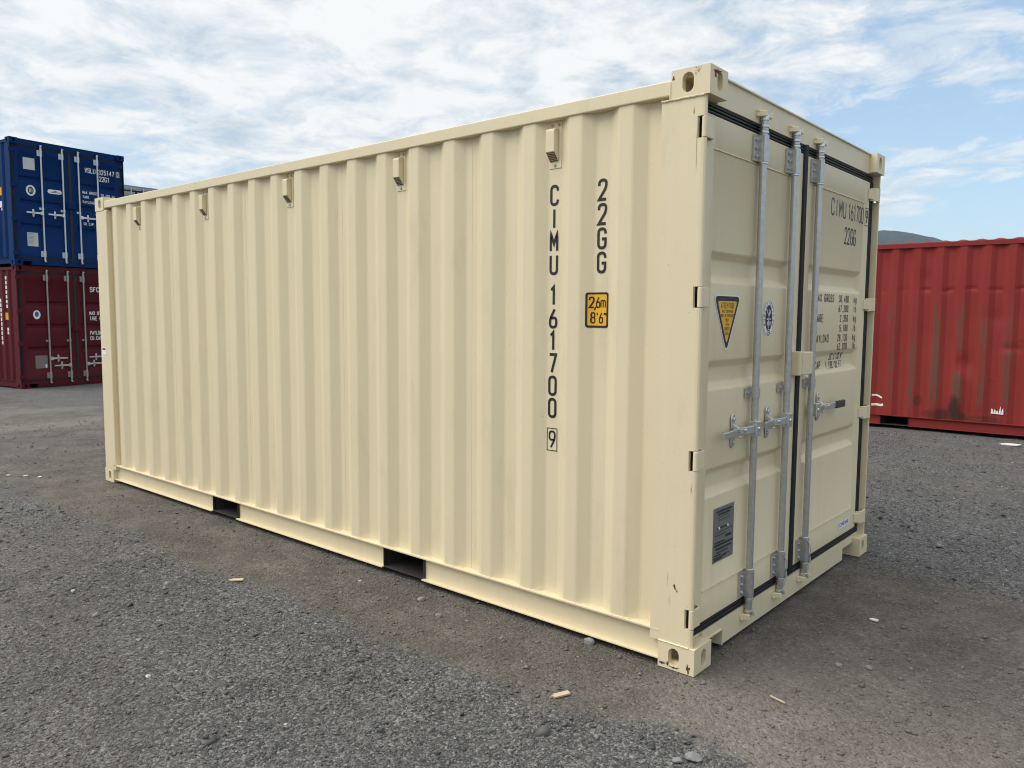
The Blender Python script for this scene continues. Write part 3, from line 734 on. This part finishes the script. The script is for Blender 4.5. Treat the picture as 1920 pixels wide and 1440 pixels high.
mb.build('plate_print', BLACK, dp)
for u in (.320, .410):
    mb = MB(); mb.cyl((DX-.0006, u, .585), (DX+.003, u, .585), .006, 8); mb.build('plate_rivet', WHITE, dp)
# maker's sticker
mb = MB(); rrect(mb, 2.020, 2.214, .226, .272, .004, lambda u, v, l: (DX+.001+l, u, v), 0); ms = mb.build('maker_sticker', WHITE, tdoors[1])
mb = MB(); f_ = lambda u, v, l: (DX+.0014+l, u, v)
text(mb, 'CIMC', 2.034, .240, .020, .018, .0235, .006, f_)
for u0_ in (2.140, 2.172):
    ribbon(mb, [(u0_, .243), (u0_+.022, .243), (u0_+.022, .256), (u0_, .256), (u0_, .243)], .0024, f_, 0); ribbon(mb, [(u0_+.011, .237), (u0_+.011, .263)], .0024, f_, .0002)
mb.build('sticker_print', BLUEP, ms)
# paint chips, rust and scratches
def patch(name, mat, parent, fn, cu_, cv_, a, b, seed, layer=.0006):
    rr2 = random.Random(seed); n = 26; mb = MB(); ks = [rr2.choice((.35, .6, .85, 1.1))*rr2.uniform(.8, 1.15) for _ in range(n)]
    polygon(mb, [(cu_+a*math.cos(2*math.pi*i/n)*ks[i], cv_+b*math.sin(2*math.pi*i/n)*ks[i]) for i in range(n)], fn, layer); return mb.build(name, mat, parent)
endf = lambda u, v, l: (.0004+l, u, v); sidep = lambda u, v, l: (u, -.0004-l, v); postf = lambda u, v, l: (u, .0034-l, v)
patch('rust_patch', RUST, TANC, endf, .070, 2.572, .038, .011, 1); patch('rust_patch', RUST, TANC, endf, .045, 2.560, .012, .016, 2)
patch('rust_patch', RUST, TANC, sidep, -.168, 2.560, .006, .010, 3); patch('paint_chip', CHIPM, TANC, sidep, -.155, .020, .022, .008, 4)
patch('paint_chip', CHIPM, TANC, sidep, -.128, .024, .010, .014, 5); patch('paint_chip', CHIPM, TANC, sidep, -.095, .013, .030, .006, 6)
patch('paint_chip', CHIPM, TANC, sidep, -.030, .030, .012, .024, 7)
for x, z0, z1, w_, s in ((-.105, .36, .395, .006, 8), (-.093, .352, .372, .003, 9), (-.055, 2.15, 2.35, .0022, 10), (-.038, .78, .86, .0024, 11), (-.14, .37, .46, .0012, 12), (-.13, .28, .34, .0012, 13), (-.07, 2.395, 2.43, .004, 14)):
    patch('scratch', CHIPM if s in (8, 9) else flat('scratch_%d' % s, (.40, .31, .20), .7), TANC, postf, x, (z0+z1)/2, w_, (z1-z0)/2, s)
# weld round the near top casting
rw = random.Random(9)
for pts, r_ in (([(-.181+rw.uniform(-.001, .001), .001, z) for z in np.arange(2.474, 2.552, .010)], .0045), ([(x, .0015, 2.472+rw.uniform(-.0015, .0015)) for x in np.arange(-.223, -.018, .009)], .0042), ([(x, .001, .119+rw.uniform(-.001, .001)) for x in np.arange(-.178, -.018, .010)], .0040)):
    mb = MB(); mb.tube(pts, r_, 6); mb.build('weld_bead', TAN, TANC)
# small notice and pencil marks on the far post
mb = MB(); rrect(mb, -6.030, -5.945, 1.155, 1.215+.03, .003, lambda u, v, l: (u, .0015-l, v), 0); pn = mb.build('paper_notice', WHITE, TANC)
mb = MB()
for z in (1.225, 1.232, 1.172): ribbon(mb, [(-6.02, z), (-5.955, z)], .004 if z > 1.2 else .002, lambda u, v, l: (u, .0011-l, v), 0)
mb.build('notice_print', BLACK, pn)
# white cords tied to two lower brackets
for k, (ry, leaf) in enumerate(((1.008, tdoors[0]), (1.358, tdoors[1]))):
    mb = MB(); mb.tube([(-.012, ry-.026, .322), (.003, ry-.006, .290), (.001, ry+.018, .255), (-.006, ry+.027, .22), (-.008, ry+.029, .185), (-.010, ry+.026, .150), (-.012, ry+.024, .132)], .0022, 6)
    mb.tube([(-.008, ry+.025, .23), (-.004, ry+.031, .20), (-.004, ry+.030, .165)], .0026, 6); mb.build('cord', CORD, leaf)

# --- blue over maroon, at the left
STK = (-16.92, 2.70, -.06); SRZ = R(97.5-90)
bl_rods = [(.62, -1, 1.10, .34, False), (1.06, -1, 1.10, .34, False), (1.40, 1, 1.10, .36, False), (1.82, 1, 1.10, .34, False)]
BLUEC = container('shipping_container', (STK[0]+.06, STK[1]-.03, STK[2]+HGT), SRZ, 'dark blue shipping container stacked on top of the maroon one', None, BLUE, BLUE,
    dict(rods=bl_rods, galv=flat('bright_rod', (.62, .64, .66), .4, .4), zinc=flat('bright_hardware', (.72, .73, .74), .35, .4), lock_z=(1.26, 1.40)))
bd = [o for o in BLUEC.children if o.name.split('.')[0] == 'door']
DT = bd[1]
tline('owner_code', WHITE, DT, 'VSLU', 1.560, 2.108, .098, .042, .062, .014, doorR); tline('serial_number', WHITE, DT, '325147', 1.868, 2.108, .098, .038, .062, .014, doorR)
mb = MB(); text(mb, '0', 2.290, 2.118, .080, .028, .05, .011, doorR); ribbon(mb, [(2.270, 2.10), (2.338, 2.10), (2.338, 2.215), (2.270, 2.215), (2.270, 2.10)], .004, doorR, 0); mb.build('check_digit', WHITE, DT)
tline('size_code', WHITE, DT, '22G1', 1.878, 1.958, .098, .042, .062, .014, doorR)
for s, z in (('MAX GROSS', 1.640), ('TARE', 1.540), ('PAYLOAD', 1.430), ('CU.CAP.', .955)): tline('weight_heading', WHITE, DT, s, 1.490, z, .052, .024, .038, .009, doorR)
tline('weight_figure', WHITE, DT, '30,480', 1.900, 1.628, .047, .022, .036, .0085, doorR); tline('weight_unit', WHITE, DT, 'kg', 2.16, 1.628, .047, .022, .036, .0085, doorR)
tline('weight_figure', WHITE, DT, '67,200', 1.900, 1.563, .047, .022, .036, .0085, doorR); tline('weight_unit', WHITE, DT, 'lb', 2.16, 1.563, .047, .022, .036, .0085, doorR)
mb = MB(); rrect(mb, .275, .505, 1.985, 2.225, .005, doorL, 0); q_ = mb.build('square_sticker', PLATEL, bd[0])
mb = MB(); ellipse(mb, .405, 1.560, .095, .110, doorL, 0); s_ = mb.build('seal_sticker', WHITE, bd[0])
mb = MB(); ellipse(mb, .405, 1.560, .058, .078, doorL, .0006); mb.build('seal_print', BLACK, s_)
mb = MB()
for a in (-.025, 0, .025): ribbon(mb, [(.405+a, 1.52), (.405+a, 1.60)], .005, doorL, .0012)
mb.build('seal_emblem', WHITE, s_)
mb = MB(); rrect(mb, .745, 1.040, 1.545, 1.635, .045, doorL, 0); s_ = mb.build('oval_sticker', WHITE, bd[0])
mb = MB()
for z, a, b in ((1.606, .85, .93), (1.578, .80, 1.0)): ribbon(mb, [(a, z), (b, z)], .007, doorL, .0008)
mb.build('sticker_print', BLACK, s_)
mb = MB(); mb.box(DX-.004, DX+.0005, .295, .510, .405, .690); dp = mb.build('data_plate', PLATEL, bd[0])
mb = MB()
for k in range(9):
    z = .665-.027*k; ribbon(mb, [(.315, z), (.315+.17*random.uniform(.5, 1), z)], .005, lambda u, v, l: (DX+.0012+l, u, v), 0)
mb.build('plate_print', PLATE, dp)
lf = lambda u, v, l: (u, side_profile(u)-.002-l, v)
def mark(parent, *a):
    mb = MB(); rrect(mb, *a, .004, lf, 0); mb.build('painted_character', WHITE, parent)
for z in np.arange(1.75, 2.12, .085): mark(BLUEC, -.855, -.80, z, z+.06)
mark(BLUEC, -.60, -.515, 1.20, 1.33); mark(BLUEC, -.56, -.515, 1.14, 1.18)
mb = MB(); rrect(mb, -.62, -.505, 1.45, 1.62, .006, lf, 0, br); mb.build('height_label', YELLOW, BLUEC)

MAROONC = container('shipping_container', STK, SRZ, 'old maroon shipping container on the ground under the blue one', None, MAROON, MAROON,
    dict(rods=[(.62, 1, .62, .36, False), (1.06, -1, .46, .36, False), (1.40, 1, .47, .36, False), (1.82, -1, .62, .36, False)], galv=OLDGALV, zinc=flat('worn_zinc', (.55, .53, .50), .45, .5), guide_z=1.0, lock_z=(1.20, 1.30), handle_drop=0))
md = [o for o in MAROONC.children if o.name.split('.')[0] == 'door']
tline('owner_code', WHITE, md[1], 'SFCU', 1.560, 2.078, .098, .050, .075, .017, doorR)
for s, z in (('MAX.WT.', 1.560), ('TARE WT.', 1.440), ('PAYLOAD', 1.120), ('CU.CAP.', 1.000)): tline('weight_heading', WHITE, md[1], s, 1.530, z, .078, .028, .044, .011, doorR)
mb = MB(); ellipse(mb, .400, 1.560, .075, .095, doorL, 0); s_ = mb.build('seal_sticker', WHITE, md[0])
mb = MB(); ellipse(mb, .400, 1.570, .040, .055, doorL, .0008); mb.build('seal_print', BLUEP, s_)
mb = MB(); rrect(mb, .330, .580, .415, .690, .010, doorL, 0); dp = mb.build('data_plate', flat('dull_plate', (.20, .17, .15), .6), md[0])
mb = MB(); rrect(mb, .530, .565, .425, .50, .003, doorL, .001); mb.build('plate_tag', WHITE, dp)
for z in np.arange(1.70, 2.33, .10): mark(MAROONC, -.585, -.52, z, z+.07)
for z in np.arange(.92, 1.85, .10): mark(MAROONC, -.855, -.795, z, z+.075)
for z in (1.22, 1.14): mark(MAROONC, -.585, -.515, z, z+.06)
mb = MB(); rrect(mb, -.61, -.51, 1.45, 1.60, .006, lf, 0, br); mb.build('height_label', YELLOW, MAROONC)

# --- two grey ones stacked far behind
GP = (-21.15, 5.95, -.06)
container('shipping_container', GP, R(3), 'pale grey shipping container on the ground behind the blue and maroon stack', None, GREY, GREY, dict(hardware=False))
container('shipping_container', (GP[0], GP[1], GP[2]+HGT), R(3), 'pale grey shipping container stacked far behind, only its top edge showing over the cream roof', None, GREY, GREY,
    dict(rods=[(.62, -1, 1.1, .34, False), (1.06, -1, 1.1, .34, False), (1.42, 1, 1.1, .34, False), (1.82, 1, 1.1, .34, False)]))

# --- red container at the right
def red_material():
    m, t, b = newmat('red_paint_battered'); o = obj_coord(t)
    n1 = noise(t, o, 1.6, 5, .6); n2 = noise(t, obj_coord(t, (10, 10, .5)), 2.4, 5, .65); n3 = noise(t, o, 7, 7, .72); n4 = noise(t, obj_coord(t, (26, 26, 2.2)), 1.6, 6, .7)
    v = mth(t, 'ADD', .78, mth(t, 'ADD', mth(t, 'MULTIPLY', n1, .22), mth(t, 'MULTIPLY', n2, .22)))
    sc = t.nodes.new('ShaderNodeVectorMath'); sc.operation = 'SCALE'; sc.inputs[0].default_value = (.250, .032, .027); t.links.new(v, sc.inputs['Scale']); col = sc.outputs[0]
    sp = t.nodes.new('ShaderNodeSeparateXYZ'); t.links.new(o, sp.inputs[0])
    # scraped outer ribs: bare brown steel where the paint has been rubbed off the crests at mid height
    crest = ramp(t, sp.outputs[1], [(.016, 1.0), (.024, 0.0)])
    zmid = ramp(t, sp.outputs[2], [(.25, 0.0), (.45, 1.0)]); zmid = mth(t, 'MULTIPLY', zmid, ramp(t, mth(t, 'MULTIPLY', sp.outputs[2], .5), [(.80, 1.0), (.98, 0.0)]))
    scr = mth(t, 'MULTIPLY', mth(t, 'MULTIPLY', crest, zmid), ramp(t, mth(t, 'ADD', mth(t, 'MULTIPLY', n4, .65), mth(t, 'MULTIPLY', noise(t, o, .8, 3, .5), .4)), [(.515, 0.0), (.555, .9)]))
    col = mixc(t, scr, col, (.13, .065, .045))
    ch = ramp(t, n3, [(.655, 0.0), (.675, 1.0)]); col = mixc(t, mth(t, 'MULTIPLY', ch, .85), col, (.10, .028, .022))
    # sooty stain low on the sheet
    def blob(cx, cz, rx, rz_, k):
        dx = mth(t, 'DIVIDE', mth(t, 'ADD', sp.outputs[0], -cx), rx); dz = mth(t, 'DIVIDE', mth(t, 'ADD', sp.outputs[2], -cz), rz_)
        d = mth(t, 'ADD', mth(t, 'ADD', mth(t, 'MULTIPLY', dx, dx), mth(t, 'MULTIPLY', dz, dz)), mth(t, 'MULTIPLY', mth(t, 'ADD', n3, -.5), 1.6))
        return mth(t, 'MULTIPLY', ramp(t, d, [(.25, 1.0), (1.0, 0.0)]), k)
    for a in RED_BLOBS: col = mixc(t, blob(*a), col, (.045, .022, .018))
    t.links.new(col, b.inputs['Base Color']); b.inputs['Roughness'].default_value = .6; b.inputs['Specular IOR Level'].default_value = .2
    bump(t, b, mth(t, 'ADD', noise(t, o, 60, 3, .6), mth(t, 'MULTIPLY', noise(t, o, 6, 4, .6), 3)), .3, .003); return m
RX0 = 2.60                       # local x of the photograph's reference point = s - RX0 (container runs from -LEN to 0)
RSHIFT = -3.95 + 0.0             # so that a fork pocket lies at s = .25
RED_BLOBS = [(-3.945+.74, .33, .09, .19, .9), (-3.945+.62, .22, .30, .10, .75), (-3.945+1.05, .19, .35, .07, .6), (-3.945+.28, .40, .06, .09, .5)]
REDM = red_material(); REDP = paint('red_paint', (.225, .029, .025), .55, .25, .25, (.10, .03, .02), .0, spec=.2)
def dents(x, z):
    s = x+3.945; d = 0
    zc = 1.915+.012*math.sin(s*9)+.008*math.sin(s*23)
    d += .013*math.exp(-((z-zc)/.028)**2)*max(0, .35+.65*math.sin(s*22.6+.8))*(1 if .25 < s < 1.6 else .25)          # long broken crease
    d += .030*math.exp(-((s-.82)/.10)**2-((z-.93)/.13)**2)+.014*math.exp(-((s-.30)/.07)**2-((z-2.05)/.12)**2)
    d += .012*math.exp(-((s-1.15)/.12)**2-((z-1.55)/.10)**2)+.014*math.exp(-((s-1.35)/.12)**2-((z-1.15)/.05)**2)+.010*math.exp(-((s-.95)/.2)**2-((z-.25)/.10)**2)
    d += .006*(math.sin(s*5.1+z*3.3)+math.sin(s*2.3-z*4.7))*.5
    return max(d, -.006)
RA = math.radians(1.6)
REDC = container('shipping_container', (-1.51+3.945*math.cos(RA), 8.80+3.945*math.sin(RA), .02), RA, 'battered red shipping container with corrugated side, behind the cream one at right', None, REDP, REDP,
    dict(hardware=False, dents=dents, side_mat=REDM, roof_hump=.020))
rp = lambda u, v, l: (u, side_profile(u)-.006-l, v)
for pts, hw_ in (([(-4.25, .435), (-4.20, .44), (-4.16, .425), (-4.12, .40)], .012), ([(-4.25, .30), (-4.19, .305), (-4.13, .295), (-4.10, .31)], .016)): mb = MB(); ribbon(mb, pts, hw_, rp, 0); mb.build('white_paint_mark', WHITE, REDC)
rr2 = random.Random(8); mb = MB()
for k in range(5):
    u0_ = -3.945+1.165+.03*k; polygon(mb, [(u0_, .29), (u0_+.028, .288), (u0_+.022, .29+rr2.uniform(.04, .11)), (u0_+.006, .29+rr2.uniform(.03, .07))], rp, 0)
mb.build('torn_sticker', WHITE, REDC)

# ------------------------------------------------------------------ hill behind the yard
def hill():
    D0 = 1500.0; n, mz = 150, 26; co_, fa_ = [], []
    az = np.linspace(R(-50), R(38), n)                     # angle from +y towards -x
    for i, a in enumerate(az):
        d = math.degrees(a)
        top = 206*math.exp(-((d-15.5)/(8.6 if d < 15.5 else 16))**2)+30*math.exp(-((d+20)/12)**2)+10
        for j in range(mz):
            f = j/(mz-1); rr_ = D0+900*f; z = top*math.sin(min(1, f*1.25)*math.pi/2)*(1 if f < .8 else 1-(f-.8)*2)
            z += (13*float(fbm(np.array([a*60.]), np.array([f*14.]), 71, 4)[0])-6.5)*min(1, f*4)
            co_.append((1.5-math.sin(a)*rr_, -3+math.cos(a)*rr_, z-3 if j else -6))
    for i in range(n-1):
        for j in range(mz-1): fa_.append((i*mz+j, (i+1)*mz+j, (i+1)*mz+j+1, i*mz+j+1))
    me = np_mesh('hill', np.array(co_, np.float32), np.array(fa_))
    m, t, b = newmat('wooded_hillside'); g = t.nodes.new('ShaderNodeNewGeometry')
    n1 = noise(t, g.outputs['Position'], .03, 6, .7)
    t.links.new(ramp(t, n1, [(.35, (.006, .013, .013)), (.65, (.022, .036, .028))]), b.inputs['Base Color']); b.inputs['Roughness'].default_value = .95
    bump(t, b, n1, 1.0, 8.0); me.materials.append(m); me.polygons.foreach_set('use_smooth', [True]*len(me.polygons))
    o = bpy.data.objects.new('hill', me); C.objects.link(o); tag(o, 'wooded blue hill rising behind the red container', kind='structure')
hill()

# ------------------------------------------------------------------ air
hz_ = MB(); hz_.box(-5600, 5600, -5600, 5600, -12, 330)
hm = bpy.data.materials.new('hazy_air'); hm.use_nodes = True; ht = hm.node_tree; ht.nodes.clear()
pv = ht.nodes.new('ShaderNodeVolumePrincipled'); pv.inputs['Color'].default_value = (.58, .78, 1.0, 1); pv.inputs['Density'].default_value = .00011
ho_ = ht.nodes.new('ShaderNodeOutputMaterial'); ht.links.new(pv.outputs[0], ho_.inputs['Volume'])
tag(hz_.build('haze', hm), kind='stuff')

# ------------------------------------------------------------------ loose gravel (one uncountable mass of real stones)
def gravel(n):
    ang = RNG.uniform(R(-20), R(110), n*3); u = RNG.random(n*3)
    r = 1.6*np.exp(u*math.log(13/1.6)); cx, cy = 1.53, -3.01
    x, y = cx-np.sin(ang)*r, cy+np.cos(ang)*r
    ok = ~((x > -6.02) & (x < -.04) & (y > .05) & (y < 2.40)); d = dirt_mask(x, y)
    clump = fbm(x*2.3, y*2.3, 61, 4)
    ok &= RNG.random(n*3) < np.clip((1-.62*d)*(.15+1.7*np.clip(clump-.22, 0, 1)), .05, 1)
    x, y, r, d = x[ok][:n], y[ok][:n], r[ok][:n], d[ok][:n]; n = len(x)
    s = .0025*np.exp(RNG.normal(0, .45, n))*np.clip(.75+.11*r, 1, 1.8); s = np.clip(s, .0016, .014)
    s = np.where(RNG.random(n) < .012, s*2.3, s)
    base = np.array([(1, 0, 0), (-1, 0, 0), (0, 1, 0), (0, -1, 0), (0, 0, 1), (0, 0, -1)], float)
    tri = np.array([(0, 2, 4), (2, 1, 4), (1, 3, 4), (3, 0, 4), (2, 0, 5), (1, 2, 5), (3, 1, 5), (0, 3, 5)])
    P = base[None]*np.stack([np.full(n, 1.35), np.full(n, 1.0), np.full(n, .75)], 1)[:, None]*RNG.uniform(.7, 1.3, (n, 6, 1))+RNG.normal(0, .28, (n, 6, 3))
    a = RNG.uniform(0, 2*np.pi, n); ca, sa = np.cos(a)[:, None], np.sin(a)[:, None]
    P = np.stack([P[..., 0]*ca-P[..., 1]*sa, P[..., 0]*sa+P[..., 1]*ca, P[..., 2]], -1)*s[:, None, None]
    z = ground_h(x, y)+s*.30; P += np.stack([x, y, z], -1)[:, None]
    F = (tri[None]+6*np.arange(n)[:, None, None]).reshape(-1, 3)
    me = np_mesh('loose_gravel', P.reshape(-1, 3).astype(np.float32), F)
    tone = np.clip(RNG.normal(.48, .20, n), .1, .9); tone = np.where(RNG.random(n) < .006, 1.0, tone)
    at = me.attributes.new('tone', 'FLOAT', 'FACE'); at.data.foreach_set('value', np.repeat(tone, 8).astype(np.float32))
    ad = me.attributes.new('dirt', 'FLOAT', 'FACE'); ad.data.foreach_set('value', np.repeat(d, 8).astype(np.float32))
    m, t, b = newmat('gravel_stone'); av = t.nodes.new('ShaderNodeAttribute'); av.attribute_name = 'tone'; dv = t.nodes.new('ShaderNodeAttribute'); dv.attribute_name = 'dirt'
    c = ramp(t, av.outputs['Fac'], [(.1, (.040, .0395, .039)), (.5, (.108, .107, .106)), (.9, (.26, .256, .247)), (1.0, (.46, .45, .43))])
    c = mixc(t, mth(t, 'MULTIPLY', dv.outputs['Fac'], .6), c, (.165, .145, .118)); t.links.new(c, b.inputs['Base Color']); b.inputs['Roughness'].default_value = .9
    me.materials.append(m); o = bpy.data.objects.new('loose_gravel', me); C.objects.link(o); tag(o, 'loose grey crushed stones scattered over the yard', kind='stuff')
gravel(230000)

# ------------------------------------------------------------------ single things lying on the ground
def rock(name, x, y, size, mat, label, seed, group='stones lying on the yard', flatn=.7, cat='stone'):
    bm = bmesh.new(); bmesh.ops.create_icosphere(bm, subdivisions=2, radius=1); rr2 = random.Random(seed)
    dirs = [(Vector((rr2.gauss(0, 1), rr2.gauss(0, 1), rr2.gauss(0, 1))).normalized(), rr2.uniform(.6, .95)) for _ in range(9)]
    for v in bm.verts:
        for d, k in dirs:
            q = v.co.dot(d)
            if q > k: v.co -= d*(q-k)
        v.co = Vector((v.co.x*1.15*size, v.co.y*.9*size, v.co.z*flatn*size))
    me = bpy.data.meshes.new(name); bm.to_mesh(me); bm.free(); me.materials.append(mat); o = bpy.data.objects.new(name, me); C.objects.link(o)
    o.location = (x, y, gz(x, y)+size*flatn*.55); o.rotation_euler = (0, 0, rr2.uniform(0, 6)); tag(o, label, cat, group if cat == 'stone' else None); return o
rock('stone', -.549, -.005, .026, STONE_M, 'rounded grey stone beside the cream container bottom rail near the door corner', 1)
rock('stone', -1.56, -.16, .026, STONE_M, 'angular grey stone below the cream rail, right of the nearer fork pocket', 2, flatn=.5)
rock('stone', -1.325, -.257, .017, STONE_M, 'small pale stone on the dirt below the right fork pocket', 3)
rock('stone', .301, -.577, .028, STONE_M, 'largest grey rock at the bottom edge, right of centre', 4)
rock('stone', .265, -.625, .018, STONE_M, 'small dark rock left of the largest rock at the bottom edge', 14)
rock('stone', -3.107, -1.37, .012, STONE_W, 'white pebble on grey gravel far left of the wood chip', 5)
rock('stone', -1.762, -1.563, .014, STONE_W, 'pale stone in the bottom left gravel', 6, flatn=.5)
rock('stone', .552, .588, .016, STONE_M, 'single grey pebble on the brown dirt in front of the doors', 7)
rock('stone', .44, .53, .015, STONE_M, 'smaller grey pebble left of the single pebble in front of the doors', 8)
rock('stone', -2.06, -.185, .010, STONE_W, 'tiny white stone below the nearer fork pocket', 9)
def chip(name, x, y, rz, l, wd, th, mat, label, seed, cat='wood chip', ragged=True):
    rr2 = random.Random(seed); n = 6; top = [(l*(i/(n-1)-.5), wd*.5+rr2.uniform(-.15, .15)*wd*ragged) for i in range(n)]; bot = [(l*(i/(n-1)-.5), -wd*.5+rr2.uniform(-.15, .15)*wd*ragged) for i in range(n)]
    if ragged:
        bot = [(-l*.30, -wd*.50), (0, -wd*.47), (l*.5, -wd*.42)]; top = [(l*.48, wd*.5), (l*.1, wd*.46), (-l*.28, wd*.48), (-l*.36, wd*.30), (-l*.26, wd*.16), (-l*.58, wd*.02), (-l*.30, -wd*.18), (-l*.42, -wd*.34)][::-1]
    mb = MB(); mb.prism(bot+top[::-1], 'z', 0, th); o = mb.build(name, mat, None)
    o.location = (x, y, gz(x, y)+.006); o.rotation_euler = (R(4), R(-3), rz); return tag(o, label, cat)
chip('wood_chip', -.333, -.521, R(62), .085, .026, .007, WOOD, 'splintered pale wood chip on gravel in front of the near bottom rail', 1)
chip('wood_chip', -2.597, -.668, R(38), .085, .030, .006, WOOD, 'small flat wood chip at left where brown dirt meets gravel', 2)
chip('twig', .36, .033, R(-20), .075, .006, .005, WOOD, 'thin pale stick on brown dirt right of the near corner casting', 3, 'stick', False)
chip('plastic_piece', .404, 1.181, R(-15), .045, .020, .006, PLASTIC, 'small white plastic piece on the ground in front of the right door', 4, 'litter')
chip('paper_scrap', -.02, 8.25, R(-20), .22, .10, .010, PLASTIC, 'crumpled white paper scrap near the red container at right edge', 5, 'litter')
for i, (x, y, lb) in enumerate(((-6.9, -.55, 'leftmost'), (-6.75, -.45, 'middle'), (-6.6, -.38, 'rightmost'))):
    chip('paper_scrap', x, y, R(30+40*i), .042, .02, .004, PLASTIC, lb+' of three white litter scraps on dirt left of the cream container', 20+i, 'litter')
